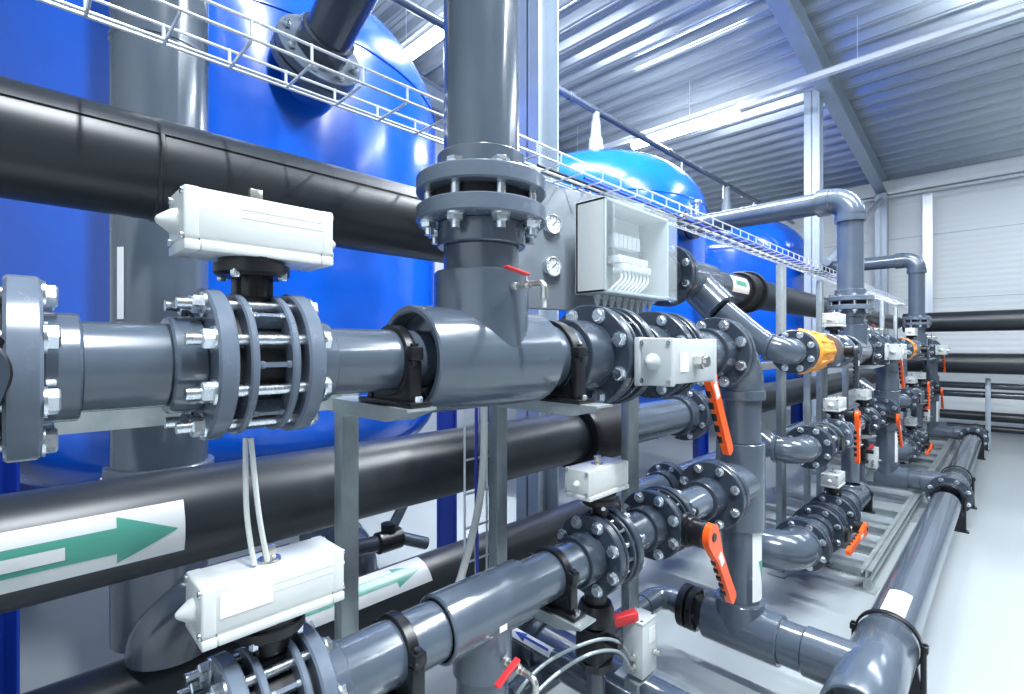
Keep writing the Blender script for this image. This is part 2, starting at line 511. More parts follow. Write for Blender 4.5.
elbow((2.68, Y0, ZA), (1, 0, 0), (0, 0, -1), .19, .112, 'thick grey elbow turning the upper row down into the drop pipe', .05, .05)
actuator((1.52, .765, -.045), .315, .143, .125, 'grey cast actuator lying sideways in front of the upper row', rot=(PI / 2, 0, 0), m='cast', lines=False, knob=.034, big=True, group='sideways actuators of the valve rack')
lever((1.72, .775, -.035), .20, -.36, .42, 'long orange lever behind the sideways grey actuator, upper row', hub=.045, depth=.06)

# --- riser
pipe(.185, .262, RL, 'short upright pipe between the large tee and riser flanges', (.885, Y0, 0), 'Z')
fr = flange(.322, .042, .172, RL, -1, .262, 'lower ring of the horizontal flange pair on the riser', (.885, Y0, 0), 'Z')
bolts(fr, .322, .440, .142, 8, False, hr=.0215, rr=.0125, stub=.020)
obj('gasket', (MB().cyl(.364, .398, .130, seg=48), M['rubber']), fr)
flange(.398, .042, .172, RL, 1, .500, 'upper ring of the horizontal flange pair on the riser', (.885, Y0, 0), 'Z')

# --- drop pipe
pipe(-.49, -.27, RL, 'upright drop pipe between its elbow and the lower tee', (2.68, Y0, 0), 'Z')
mb = MB().cyl(-.93, -.49, .118, 'Z', seg=56, bev=.004)
mb.cyl(-.285, -.0, .112, 'X', (0, 0, ZB), seg=48)
single('pipe_tee', mb, 'pvc', 'upright grey tee where the lower row enters the drop pipe', 'pipe tee', (2.68, Y0, 0), G_TEE)
dp_ = pipe(-1.305, -.93, RL, 'lowest upright length of the drop pipe with white strip', (2.68, Y0, 0), 'Z')
def zpatch(R, z0, z1, lo, hi, tri=False):
    m_ = MB().patch(R, [z0 + (z1 - z0) * k / 8 for k in range(9)], lo, hi, axis='Z', n=6)
    bmesh.ops.transform(m_.bm, matrix=Matrix.Rotation(PI / 2, 4, 'Y'), verts=m_.bm.verts)   # the pipe runs along its own X
    return m_
obj('white_strip', (zpatch(RL + .001, -1.28, -.935, lambda t: -22, lambda t: 36), M['sticker']), dp_)
obj('green_arrow', (zpatch(RL + .002, -1.24, -1.08, lambda t: -22, lambda t: -20 + 34 * (t + 1.24) / .16), M['green']), dp_)
mb = MB().lathe([(-1.345, 0), (-1.345, .121), (-1.305, .121), (-1.301, .117), (-1.301, .1), (-1.31, .1), (-1.31, 0)], 'Z', seg=56)
mb.cyl(-1.46, -1.30, .120, 'Z', seg=56)
mb.cyl(-.20, .17, .120, 'Y', (0, 0, -1.45), seg=56, bev=.004)
single('pipe_tee', mb, 'pvc', 'grey cross tee at the foot of the drop pipe', 'pipe tee', (2.68, Y0, 0), G_TEE)
pipe(-.30, -.20, .103, 'short grey length from the drop foot to the floor main', (2.68, Y0, -1.45), 'Y')

# --- lower row second half
mb_t = tee(.735, 1.030, .083, .0705, .888, .079, .165, (0, 0, -1), 'slim grey tee with its branch pointing down, lower row', (0, Y0, ZB))
pipe(1.030, 1.275, RS, 'slim grey pipe after the tee on lower row', (0, Y0, ZB))
clamp(1.150, 1.190, RS, .100, 'black saddle clamp after the tee on lower row', (0, Y0, ZB))
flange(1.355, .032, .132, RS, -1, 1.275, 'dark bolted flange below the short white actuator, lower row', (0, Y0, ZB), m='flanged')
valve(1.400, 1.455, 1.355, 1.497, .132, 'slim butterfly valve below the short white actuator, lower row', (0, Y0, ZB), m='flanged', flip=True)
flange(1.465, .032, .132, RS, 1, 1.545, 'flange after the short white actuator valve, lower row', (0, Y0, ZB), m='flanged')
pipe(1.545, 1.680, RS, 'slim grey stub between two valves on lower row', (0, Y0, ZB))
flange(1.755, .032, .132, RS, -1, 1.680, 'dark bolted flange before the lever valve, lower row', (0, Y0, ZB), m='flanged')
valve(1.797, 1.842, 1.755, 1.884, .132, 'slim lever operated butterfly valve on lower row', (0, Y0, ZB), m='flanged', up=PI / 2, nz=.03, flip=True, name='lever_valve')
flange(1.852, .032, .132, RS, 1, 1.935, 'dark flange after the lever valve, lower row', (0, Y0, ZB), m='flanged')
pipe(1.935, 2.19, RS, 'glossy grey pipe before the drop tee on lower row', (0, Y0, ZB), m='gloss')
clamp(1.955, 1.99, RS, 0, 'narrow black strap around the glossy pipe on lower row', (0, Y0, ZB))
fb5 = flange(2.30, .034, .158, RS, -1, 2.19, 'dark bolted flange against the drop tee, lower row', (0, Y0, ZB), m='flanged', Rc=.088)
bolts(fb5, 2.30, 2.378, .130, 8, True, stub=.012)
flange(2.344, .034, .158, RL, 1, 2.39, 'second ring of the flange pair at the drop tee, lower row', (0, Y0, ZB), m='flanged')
actuator((1.412, 1.0, -.446), .230, .102, .096, 'short white actuator with screwed end cap above lower row', m='white', knob=.017)
lever((1.825, .800, -.700), .20, -.31, .36, 'long orange lever hanging beside the lower row', hub=.050, depth=.06)
pipe(-1.17, -.855, RS, 'slim pipe dropping from the lower row tee', (.888, Y0, 0), 'Z', name='pipe')

# --- long white actuators
actuator((.322, 1.0, .212), .252, .108, .105, 'long white actuator with pointed ends above the upper row', m='white', knob=.030)
a_low = actuator((.346, 1.0, -.455), .250, .108, .100, 'long white actuator with blank sticker above the lower row', m='white', knob=.027, sticker=True)

# --- support posts, arms and brackets
def post(x, z1, label, w=.050, d=.046, y=1.25):
    mb = MB().box((0, d / 2, (z1 - H) / 2), (w, d, z1 + H), bev=.004)
    o = thing('support_post', label, 'steel post', (x, y, 0), 'galvanised posts of the valve rack')
    obj('tube', (mb, M['galv']), o)
    obj('base_plate', (MB().box((0, d / 2, -H + .005), (w * 2.4, d * 2.6, .010)), M['galv']), o)
    return o
post(.640, -.115, 'steel post behind the smooth pipe before the large tee')
post(1.203, -.150, 'steel post under the outlet end of the large tee')
post(2.060, -.150, 'steel post behind the sideways grey actuator', w=.085)

def arm(x, z, y1, label, h=.034, w=.075):
    L = 1.25 - y1
    mb = MB().prism([(0, 0), (-L, 0), (-L, -.006), (-L + .085, -h), (0, -h)], -w / 2, w / 2, 'X')
    return single('bracket_arm', mb, 'beam', label, 'bracket', (x, 1.25, z), 'steel bracket arms of the valve rack')
arm(.616, ZA - .1005, .885, 'steel bracket arm under the clamp before the large tee')
arm(1.165, ZA - .1325, .80, 'steel bracket arm under the clamp after the large tee')
arm(.60, ZB - .1005, .86, 'steel bracket arm under the clamp before the lower tee')
arm(1.170, ZB - .1005, .86, 'steel bracket arm under the clamp after the lower tee')
mb = MB().box((-.16, 0, 0), (1.50, .012, .050)).box((-.16, .022, .022), (1.50, .045, .006))
single('support_rail', mb, 'beam', 'galvanised rail running behind the upper row pipes', 'steel rail', (0, 1.232, -.135), 'galvanised rails of the valve rack')
mb = MB().box((.1, 0, 0), (1.9, .012, .050))
single('support_rail', mb, 'beam', 'galvanised rail running behind the sideways grey actuator', 'steel rail', (1.45, 1.225, -.155), 'galvanised rails of the valve rack')

# --- small sampling valves
def ball_valve(loc, label, red_rot, s=1.0, mirror=1):
    root = thing('sampling_valve', label, 'ball valve', loc, 'small red handled ball valves')
    # outlet runs towards -Y (out of the tee), then elbows down
    mb = MB().hexa(0, -.020 * s, .016 * s, 'Y').cyl(-.02 * s, -.045 * s, .010 * s, 'Y', seg=16).hexa(-.045 * s, -.060 * s, .014 * s, 'Y')
    mb.lathe([(-.060 * s, 0), (-.060 * s, .012 * s), (-.072 * s, .017 * s), (-.084 * s, .012 * s), (-.084 * s, 0)], 'Y', seg=20)
    mb.hexa(-.084 * s, -.098 * s, .014 * s, 'Y')
    obj('valve_body', (mb, M['brass']), root)
    mb = MB().tube([(0, -.098 * s, 0)] + [tuple(p) for p in elbow_pts((0, -.150 * s, 0), (0, -1, 0), (0, 0, -1), .022 * s)] + [(0, -.150 * s, -.040 * s)], .0115 * s, 16)
    mb.cyl(-.035 * s, -.055 * s, .013 * s, 'Z', (0, -.150 * s, 0), 16)
    obj('outlet_elbow', (mb, M['brass']), root)
    obj('drain_tube', (MB().cyl(-.055 * s, -.085 * s, .0075 * s, 'Z', (0, -.150 * s, 0), 12), M['hose']), root)
    h = obj('lever', (MB().box((-.055 * s, 0, .004), (.115 * s, .026 * s, .007), bev=.003), M['red']), root, (0, -.070 * s, .030 * s), red_rot)
    obj('stem', (MB().cyl(0, .032 * s, .006 * s, 'Z', (0, -.070 * s, 0), 12), M['zinc']), root)
    return root
ball_valve((.878, .8735, .150), 'brass sampling valve with red lever on the large tee branch', (0, .15, 0), .68)
BUCKET = None
ball_valve((.890, .918, -.800), 'brass sampling valve with red lever on the lower tee branch', (0, -.45, 0), .72)

# ------------------------------------------------------------------ things that repeat but start left of the frame in the first bay
LEAD = []
ONLY = []
BUCKET = LEAD
for Z, row, hm in ((ZA, 'upper row', 'flange'), (ZB, 'lower row', 'orange')):
    L = (0, Y0, Z)
    if Z == ZA: BUCKET = ONLY
    else: BUCKET = LEAD
    valve(-.085, -.030, -.145 if Z == ZB else -.088, .029, .132, f'lever valve at the very start of the {row}', L, m='flanged', up=PI / 2, nz=.02, name='lever_valve', flip=False)
    BUCKET = LEAD
    if Z == ZA:
        lever((-.045, .795, Z), -.05, -1, .26, f'dark grey hand lever on the first valve of the {row}', m='flanged', hub=.046, depth=.06)
    else:
        lever((-.045, .790, Z + .20), .0, -1, .33, f'upright orange lever on the first valve of the {row}', m='orange', hub=.045, depth=.06)
BUCKET = None
LEAD_FAR = []
BUCKET = LEAD_FAR
L = (0, Y0, ZA)
# amber union nut
root = thing('amber_union', 'amber ribbed union nut on the upper row', 'pipe union', L, 'amber union nuts')
mb = MB().lathe([(-.66, 0), (-.66, .130), (-.645, .142), (-.38, .140), (-.07, .100), (-.02, .084), (-.02, 0)], 'X', seg=40)
for k in range(12):
    R_ = Matrix.Rotation(2 * PI * k / 12, 3, 'X')
    mb.box(R_ @ Vector((-.40, 0, .128)), (.38, .028, .030), bev=.008, rot=R_ @ Matrix.Rotation(.06, 3, 'Y'))
obj('nut', (mb, M['amber']), root)
fo = flange(-.745, .034, .140, RS, -1, -.775, 'dark bolted flange before the amber union, upper row', L, m='flanged')
bolts(fo, -.745, -.665, .115, 8, True, stub=.004)
flange(-.708, .034, .140, RS, 1, -.67, 'second flange ring against the amber union, upper row', L, m='flanged')
elbow((-.88, Y0, ZA), tuple(Vector((0, -1, -.3))), (1, 0, 0), .085, .084, 'glossy grey elbow bringing the sloping pipe into the upper row', .03, .02)
# sloping offset pipe from the upper header
d = Vector((.10, Y0 + .11 - 1.36, ZA + .03 - .246)); Ld = d.length; d.normalize()
mb = MB().lathe([(0, 0), (0, .080), (Ld, .080), (Ld, 0)], tuple(d), seg=40)
mb.lathe([(Ld * .80, 0), (Ld * .80, .084), (Ld - .002, .084), (Ld - .002, 0)], tuple(d), seg=40)
single('sloping_pipe', mb, 'pvc', 'sloping grey pipe falling from the upper header to the upper row', 'pipe', (-.98, 1.36, .246), 'sloping pipes of the valve rack')
# lower row lead-in
L = (0, Y0, ZB)
flange(-.145, .032, .132, RS, -1, -.19, 'dark flange before the upright orange lever, lower row', L, m='flanged')
pipe(-.275, -.19, .085, 'thick grey spool between flanges leading into lower row', L)
fo = flange(-.345, .032, .150, RS, 1, -.275, 'second ring of the lead-in flange pair, lower row', L, m='flanged')
fo = flange(-.390, .032, .150, RS, -1, -.43, 'first bolted ring of the lead-in flange pair, lower row', L, m='flanged')
bolts(fo, -.390, -.313, .124, 8, True, stub=.008)
elbow((-.62, Y0, ZB), (0, -1, 0), (1, 0, 0), .12, .088, 'glossy grey elbow leading into the lower row', .03, .07)
d = Vector((0, Y0 + .15 - 1.45, ZB + .47)); Ld = d.length; d.normalize()
mb = MB().lathe([(0, 0), (0, .084), (Ld, .084), (Ld, 0)], tuple(d), seg=40)
single('sloping_pipe', mb, 'pvc', 'sloping grey pipe falling from the lower header to the lower row', 'pipe', (-.62, 1.45, -.47), 'sloping pipes of the valve rack')
# floor level row
L = (0, Y0, ZC)
elbow((-.78, Y0, ZC), (0, -1, 0), (1, 0, 0), .17, .126, 'large grey elbow at floor level leading into the lowest row', .04, .03)
pipe(.21, 1.0, .110, 'wide grey pipe at floor level feeding the large elbow', (-.78, Y0, ZC), 'Y')
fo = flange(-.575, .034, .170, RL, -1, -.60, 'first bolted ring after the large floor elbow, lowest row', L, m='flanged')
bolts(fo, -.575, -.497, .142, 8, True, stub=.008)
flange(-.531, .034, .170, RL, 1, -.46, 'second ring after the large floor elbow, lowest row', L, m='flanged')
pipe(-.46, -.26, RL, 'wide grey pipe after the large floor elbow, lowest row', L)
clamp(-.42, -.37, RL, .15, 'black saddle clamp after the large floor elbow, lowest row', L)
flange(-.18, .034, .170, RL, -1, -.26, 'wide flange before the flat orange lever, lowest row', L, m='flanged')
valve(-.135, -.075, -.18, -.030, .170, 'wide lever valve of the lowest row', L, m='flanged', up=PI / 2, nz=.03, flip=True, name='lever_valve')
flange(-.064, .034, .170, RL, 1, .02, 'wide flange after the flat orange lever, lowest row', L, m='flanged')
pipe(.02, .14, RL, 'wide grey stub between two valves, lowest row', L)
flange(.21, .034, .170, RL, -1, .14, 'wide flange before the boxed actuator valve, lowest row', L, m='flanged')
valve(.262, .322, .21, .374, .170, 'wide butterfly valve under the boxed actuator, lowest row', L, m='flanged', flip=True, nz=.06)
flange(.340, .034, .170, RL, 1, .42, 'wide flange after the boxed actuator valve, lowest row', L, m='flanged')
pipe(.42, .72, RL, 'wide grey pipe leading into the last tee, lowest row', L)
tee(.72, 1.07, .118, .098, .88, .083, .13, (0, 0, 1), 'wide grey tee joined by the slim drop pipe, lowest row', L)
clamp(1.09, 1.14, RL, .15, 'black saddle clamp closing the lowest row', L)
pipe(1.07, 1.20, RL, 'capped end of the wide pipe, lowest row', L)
actuator((.29, 1.0, ZC + .285), .22, .12, .10, 'boxy white actuator above the lowest row', m='white', knob=.020)
lever((.10, .770, ZC), -1, -.03, .55, 'flat orange lever lying along the lowest row', hub=.045, depth=.06)
post(-.060, .64, 'tall steel post carrying the cable tray at the start of the bay', w=.105)
post(1.055, .62, 'tall steel post carrying the cable tray behind the riser', w=.085)
post(.62, -.16, 'extra steel post behind the amber union') if False else None
# base frame of the bay
def beam_x(x0, x1, y, z, label, w=.07, h=.07):
    mb = MB().box(((x0 + x1) / 2, 0, h / 2 - .004), (x1 - x0, w, .008)).box(((x0 + x1) / 2, 0, -h / 2 + .004), (x1 - x0, w, .008))
    mb.box(((x0 + x1) / 2, .0, 0), (x1 - x0, .010, h))
    return single('base_beam', mb, 'beam', label, 'steel beam', (0, y, z), 'base frame beams on the floor')
def beam_y(x, y0, y1, z, label, w=.07, h=.07):
    mb = MB().box((0, (y0 + y1) / 2, h / 2 - .004), (w, y1 - y0, .008)).box((0, (y0 + y1) / 2, -h / 2 + .004), (w, y1 - y0, .008)).box((0, (y0 + y1) / 2, 0), (.010, y1 - y0, h))
    return single('base_beam', mb, 'beam', label, 'steel beam', (x, 0, z), 'base frame beams on the floor')
ZF = -1.62
beam_x(.0, 4.25, .735, ZF, 'long base beam beside the floor main')
for k, (x, wd) in enumerate(((.035, 'at the start of the bay'), (.55, 'under the lowest row tee'), (1.10, 'after the lowest row end'), (1.75, 'before the drop foot'), (3.0, 'past the drop foot'))):
    beam_y(x, .771, 1.9, ZF, f'cross beam of the base frame {wd}')
for k, (x, wd) in enumerate(((.06, 'at the beam corner'), (2.1, 'at the middle of the long beam'))):
    mb = MB().box((0, 0, -H + .006), (.13, .11, .012)).box((0, 0, (-1.66 - H) / 2), (.05, .05, -1.66 + H - .012))
    single('base_foot', mb, 'beam', f'small steel foot {wd}', 'steel foot', (x, .735, 0), 'steel feet of the base frame')
BUCKET = None

# riser tops: elbow and horizontal run to the tanks, built once for the second bay
RISE = []
ZT = 1.30
BUCKET = RISE
pipe(.500, ZT - .20, RL, 'tall grey riser pipe standing on the flange pair', (.885, Y0, 0), 'Z')
elbow((.885, Y0, ZT), (0, 0, 1), (0, 1, 0), .15, .112, 'grey elbow at the top of the riser', .06, .10)
pipe(.25, 1.50, RL, 'horizontal grey pipe from the riser top back to the blue tank', (.885, Y0, ZT), 'Y')
BUCKET = None

BAYNAME = {0: 'first bay', 1: 'second bay', 2: 'third bay'}
def relabel(o, b):
    return o['label'] + ', ' + BAYNAME[b]

base = [(o, o['label']) for o in BAY]
lead = [(o, o['label']) for o in LEAD]
lfar = [(o, o['label']) for o in LEAD_FAR]
rise = [(o, o['label']) for o in RISE]
for b in (1, 2):
    for o, l in base + lead: copy_tree(o, (PERIOD * b, 0, 0), l + ', ' + BAYNAME[b])
for o in ONLY: o['label'] += ', ' + BAYNAME[0]
for o, l in base + lead: o['label'] = l + ', ' + BAYNAME[0]
for o, l in lfar + rise:
    copy_tree(o, (PERIOD * 2, 0, 0), l + ', ' + BAYNAME[2])
    o.location.x += PERIOD
    o['label'] = l + ', ' + BAYNAME[1]

# first bay riser, nozzle pipe to the nearest tank (the riser leaves the frame at the top)
pipe(.500, 1.60, RL, 'tall grey riser pipe at the middle of the picture', (.885, Y0, 0), 'Z')
mb = MB().tube([(0, 0, 1.60), (0, 0, 1.62)] + [tuple(p) for p in elbow_pts((0, 0, 1.90), (0, 0, 1), (0, 1, 0), .14)] + [(0, .3, 1.90)], .104, 32)
single('pipe_elbow', mb, 'pvc', 'grey elbow topping the tall riser', 'pipe elbow', (.885, Y0, 0), 'pipe elbows of the valve rack')

# cross-beam and post foot near the switch box in the first bay
beam_y(2.18, .70, 1.9, ZF, 'cross beam of the base frame under the silver switch box')
beam_x(1.25, 2.14, .84, ZF, 'short base beam below the switch box')

# ================================================================== FLOOR MAIN
FY, FZ, FR = .435, -1.45, .110
def fm(x0, x1, label): pipe(x0, x1, FR, label, (0, FY, FZ), name='floor_main_pipe', group='lengths of the floor main')
for b, nm in ((0, 'nearest the viewer'), (1, 'in the second bay'), (2, 'by the end wall')):
    X = 2.68 + PERIOD * b
    mb = MB().lathe([(-.20, 0), (-.20, .108), (-.355, .108), (-.36, .112), (-.36, .120), (-.352, .126), (.352, .126), (.36, .120), (.36, .0)], 'X', seg=64)
    mb.lathe([(0, .112), (.258, .112), (.262, .108), (.262, 0)], 'Y', seg=56)
    single('pipe_tee', mb, 'pvc', f'grey tee on the floor main {nm}', 'pipe tee', (X, FY, FZ), G_TEE)
    clamp(X + .362, X + .415, .128, .30, f'black saddle clamp beside the floor main tee {nm}', (0, FY, FZ))
    if b < 2: fm(X + .36, X + 3.42, f'long grey floor main pipe {"with white sticker" if b == 0 else "running to the end wall"}')
    if b > 0:
        r_ = flange(X - .52, .036, .180, FR, -1, X - .58, f'outer bolted ring on the floor main {nm}', (0, FY, FZ), m='flanged')
        bolts(r_, X - .52, X - .436, .152, 8, True, stub=.01)
        flange(X - .472, .036, .180, FR, 1, X - .37, f'inner bolted ring on the floor main {nm}', (0, FY, FZ), m='flanged')
        clamp(X - .64, X - .59, FR, .30, f'black saddle clamp before the bolted rings {nm}', (0, FY, FZ))
st = single('pipe_sticker', MB().patch(FR + .0015, [3.11 + .02 * k for k in range(18)], lambda t: 60, lambda t: 114), 'sticker', 'blank white sticker on the floor main pipe', 'sticker', (0, FY, FZ))

# ================================================================== HEADERS behind the rack
HY, HU, HL, HR = 1.556, .452, -.448, .125
def header(x0, x1, y, z, R, label, m='pe', name='header_pipe'):
    return pipe(x0, x1, R, label, (0, y, z), m=m, name=name, group='large header pipes behind the rack')
hu = thing('header_pipe', 'thick black header pipe passing in front of the blue tank', 'pipe', (0, HY, HU), 'large header pipes behind the rack')
obj('pipe_wall', (MB().cyl(-1.6, 2.86, HR, seg=56, bev=.002), M['pe']), hu)
mb = MB()
for x in (.25, 1.55): mb.ring(x, x + .012, HR + .004, HR - .004, seg=56, bev=.002)
obj('weld_bead', (mb, M['pe']), hu)
obj('cover_strip', (MB().patch(HR + .004, [-1.6 + .1 * k for k in range(44)], lambda t: 28, lambda t: 80, n=8), M['pe']), hu)
header(4.30, 7.32, HY, HU, HR, 'thick black header pipe continuing behind the amber union')
mb = MB().lathe([(7.32, 0), (7.32, .136), (7.82, .140), (7.824, .136), (7.824, 0)], 'X', seg=48)
mb.lathe([(0, .118), (.28, .118), (.284, .114), (.284, 0)], tuple(Vector((0, -1, -1.05)).normalized()), (7.60, 0, 0), 40)
single('pipe_tee', mb, 'pvc', 'grey tee with sloping branch on the upper header, third bay', 'pipe tee', (0, HY, HU), G_TEE)
header(7.824, 11.75, HY, HU, HR, 'thick black header pipe running to the end wall')
# grey tee and flange in upper header
r_ = flange(2.90, .038, .195, HR * .92, -1, 2.86, 'dark bolted flange on the upper header beside the junction box', (0, HY, HU), m='flanged')
bolts(r_, 2.90, 2.99, .166, 8, True, hr=.0205, stub=.01)
flange(2.948, .038, .195, HR * .92, 1, 3.02, 'second flange ring on the upper header beside the junction box', (0, HY, HU), m='flanged')
mb = MB().lathe([(3.02, 0), (3.02, .136), (3.52, .140), (3.524, .136), (3.524, 0)], 'X', seg=56)
dv = Vector((0, -1, -1.05)).normalized()
mb.lathe([(0, .118), (.28, .118), (.284, .114), (.284, 0)], tuple(dv), (3.30, 0, 0), 48)
single('pipe_tee', mb, 'pvc', 'glossy dark tee on the upper header with sloping branch', 'pipe tee', (0, HY, HU), G_TEE)
hp = pipe(3.524, 4.10, .118, 'grey header pipe with a small white sticker', (0, HY, HU), m='pvcd', name='header_pipe')
obj('sticker', (MB().patch(.1195, [3.72 + .02 * k for k in range(17)], lambda t: -22, lambda t: 40), M['sticker']), hp)
obj('green_print', (MB().patch(.1205, [3.78 + .02 * k for k in range(11)], lambda t: 4, lambda t: 22), M['green']), hp)
root = thing('pipe_coupler', 'black ribbed coupler on the upper header', 'pipe coupler', (0, HY, HU))
obj('sleeve', (MB().cyl(4.10, 4.30, .150, seg=48, bev=.006), M['rubber']), root)
obj('rim', (MB().ring(4.27, 4.31, .172, .14, seg=48), M['rubber']), root)

# lower header with green arrow
hl = header(-1.6, 1.98, HY, HL, HR, 'thick black header pipe with large green arrow sticker')
obj('arrow_sticker', (MB().patch(HR + .0012, [-.5 + .02 * k for k in range(41)], lambda t: -24, lambda t: 34, n=14), M['sticker']), hl)
def arrow(par, R, t0, tb, tip, c, sw, hw, m, flip=1):
    ts = [t0 + (tb - t0) * k / 12 for k in range(13)]
    mb = MB().patch(R, ts, lambda t: c - sw, lambda t: c + sw, n=8)
    ts = [tb + (tip - tb) * k / 12 for k in range(13)]
    mb.patch(R, ts, lambda t: c - hw * abs((tip - t) / (tip - tb)) - .05, lambda t: c + hw * abs((tip - t) / (tip - tb)) + .05, n=8)
    return obj('arrow_print', (mb, M[m]), par)
arrow(hl, HR + .0024, -.5, .168, .285, 4.2, 13, 24, 'green')
obj('blank_label', (MB().patch(HR + .0036, [-.3 + .02 * k for k in range(20)], lambda t: -3, lambda t: 9, n=4), M['sticker']), hl)
rc = thing('pipe_coupler', 'black coupler at the end of the arrow marked header', 'pipe coupler', (0, HY, HL))
obj('sleeve', (MB().cyl(1.98, 2.36, .150, seg=48, bev=.008), M['rubber']), rc)
obj('rim', (MB().ring(1.97, 2.01, .168, .14, seg=48), M['black']), rc)
header(2.36, 3.05, HY, HL, .112, 'wide grey header pipe between post and flange', m='pvc')
r_ = flange(3.16, .036, .175, .112, -1, 3.05, 'dark bolted flange on the lower header behind the orange lever', (0, HY, HL), m='flanged')
bolts(r_, 3.16, 3.24, .148, 8, True, stub=.01)
flange(3.206, .036, .175, .112, 1, 3.30, 'second ring on the lower header behind the orange lever', (0, HY, HL), m='flanged')
mb = MB().lathe([(3.30, 0), (3.30, .134), (3.96, .134), (3.96, 0)], 'X', seg=48)
mb.lathe([(0, .105), (.22, .105), (.22, 0)], tuple(Vector((0, -1, -.3)).normalized()), (3.68, 0, 0), 40)
single('pipe_tee', mb, 'pvc', 'grey tee on the lower header feeding the second bay', 'pipe tee', (0, HY, HL), G_TEE)
header(3.96, 8.2, HY, HL, HR, 'thick black lower header behind the second bay')
header(8.2, 11.75, HY, HL, HR, 'thick black lower header running to the end wall')

# lowest header
h3 = header(-1.6, 2.95, 2.0, -1.13, HR, 'black floor level header with small green arrow sticker')
obj('arrow_sticker', (MB().patch(HR + .0012, [.62 + .025 * k for k in range(31)], lambda t: 26, lambda t: 96, n=14), M['sticker']), h3)
arrow(h3, HR + .0024, .62, 1.20, 1.34, 60, 12, 24, 'green')
obj('blank_label', (MB().patch(HR + .0036, [.66 + .02 * k for k in range(16)], lambda t: 55, lambda t: 64, n=4), M['sticker']), h3)
header(2.95, 3.66, 2.0, -1.13, .112, 'grey floor level header behind the lower row', m='pvc')
r_ = flange(3.76, .036, .180, .112, -1, 3.66, 'dark bolted flange on the floor level header', (0, 2.0, -1.13), m='flanged')
bolts(r_, 3.76, 3.84, .152, 8, True, stub=.01)
flange(3.806, .036, .180, .112, 1, 3.88, 'second ring on the floor level header flange', (0, 2.0, -1.13), m='flanged')
header(3.88, 8.3, 2.0, -1.13, .125, 'grey floor level header behind the second bay', m='pvc')
header(8.3, 11.7, 2.0, -1.13, .125, 'grey floor level header running to the end wall', m='pvc')

# big vertical pipe at the left of the picture
root = thing('standpipe', 'very wide upright pipe in front of the blue tank', 'pipe', (.368, 2.10, 0))
obj('pipe_wall', (MB().cyl(-.42, 3.2, .142, 'Z', seg=56), M['pvc']), root)
obj('lower_pipe', (MB().cyl(-.985, -.46, .142, 'Z', seg=56), M['pvcd']), root)
obj('branch_elbow', (MB().tube([(.40, -.12, -.895)] + [tuple(p) for p in elbow_pts((.01, -.12, -.895), (-1, 0, 0), (0, 0, -1), .10)] + [(.01, -.12, -1.0)], .128, 40), M['pvcd']), root)
obj('sleeve', (MB().ring(1.02, 1.04, .145, .13, 'Z', seg=56), M['pvc']), root)
obj('collar', (MB().ring(-.47, -.40, .160, .13, 'Z', seg=56), M['flange']), root)
for k in range(8):
    a = 2 * PI * k / 8 + .2
    obj('collar_bolt', (MB().hexa(-.47, -.445, .014, 'Z', (.172 * math.cos(a), .172 * math.sin(a), 0)), M['zinc']), root)
obj('white_strip', (MB().patch(.1435, [.09 + .0145 * k for k in range(17)], lambda t: 53, lambda t: 64, axis='Z', n=4), M['sticker']), root)

# vertical elbow behind the lower left actuator and beside the arrow sticker
elbow((1.36, 2.62, -1.14), (0, -1, 0), (0, 0, -1), .12, .13, 'dark rounded elbow behind the small green arrow sticker', .3, .4, m='pvcd')
elbow((.47, 2.22, -.98), (0, -1, 0), (0, 0, -1), .10, .13, 'dark rounded elbow beside the very wide upright pipe', .04, .4, m='pvcd') if False else None

# small black fittings over the floor level header
root = thing('drain_fitting', 'small black pipe fitting with elbows above the green arrow sticker', 'pipe fitting', (1.42, 2.35, -1.0))
obj('run', (MB().tube([(-.30, .05, -.03), (-.05, 0, -.03)], .042, 18).tube([(.06, 0, -.03), (.22, -.03, -.10)], .034, 16), M['pvcd']), root)
obj('tee_body', (MB().cyl(-.07, .07, .056, 'X', (0, 0, -.03), 24, .004).cyl(-.03, .06, .04, 'Z', seg=20), M['black']), root)
obj('riser', (MB().tube([(.02, 0, .03), (.06, 0, .09), (.12, 0, .18), (.10, .02, .23), (.02, .05, .24)], .028, 16), M['pvcd']), root)
obj('union', (MB().cyl(-.05, .05, .055, 'X', (-.02, .05, .24), 24, .006), M['black']), root)

# ------------------------------------------------------------------ branch and details under the first bay
pipe(-.75, .55, .095, 'wide grey branch crossing the floor below the switch box', (1.72, 1.0, -1.36), 'Y')
r_ = flange(.56, .04, .150, .095, -1, .50, 'black bolted flange on the branch below the switch box', (1.72, 1.0, -1.36), 'Y', m='flanged')
lb = pipe(-.55, .50, .025, 'thin dark pipe with blue arrow label', (1.50, 1.0, -1.21), 'Y', m='pvcd')
# (local X of this pipe is world Y)
mb = MB()
for a0, a1, nm in ((0, 1, 's'),):
    pass
def top_patch(R, t0, t1, a0, a1, n=8, seg=8, hw=None):
    mb = MB(); rows = []
    for i in range(seg + 1):
        t = t0 + (t1 - t0) * i / seg
        lo, hi = (a0, a1) if hw is None else (lambda c, w: (c - w, c + w))((a0 + a1) / 2, (a1 - a0) / 2 * (1 - i / seg) + .3)
        rows.append([mb.bm.verts.new((t, R * math.sin(math.radians(lo + (hi - lo) * k / n)), R * math.cos(math.radians(lo + (hi - lo) * k / n)))) for k in range(n + 1)])
    for A, B in zip(rows[:-1], rows[1:]):
        for k in range(n): mb.bm.faces.new([A[k], A[k + 1], B[k + 1], B[k]])
    return mb
ls = obj('label_strip', (top_patch(.0256, .27, .485, -15, 85), M['sticker']), lb)
obj('blue_arrow', (top_patch(.0262, .285, .41, 22, 44), M['bluep']), lb)
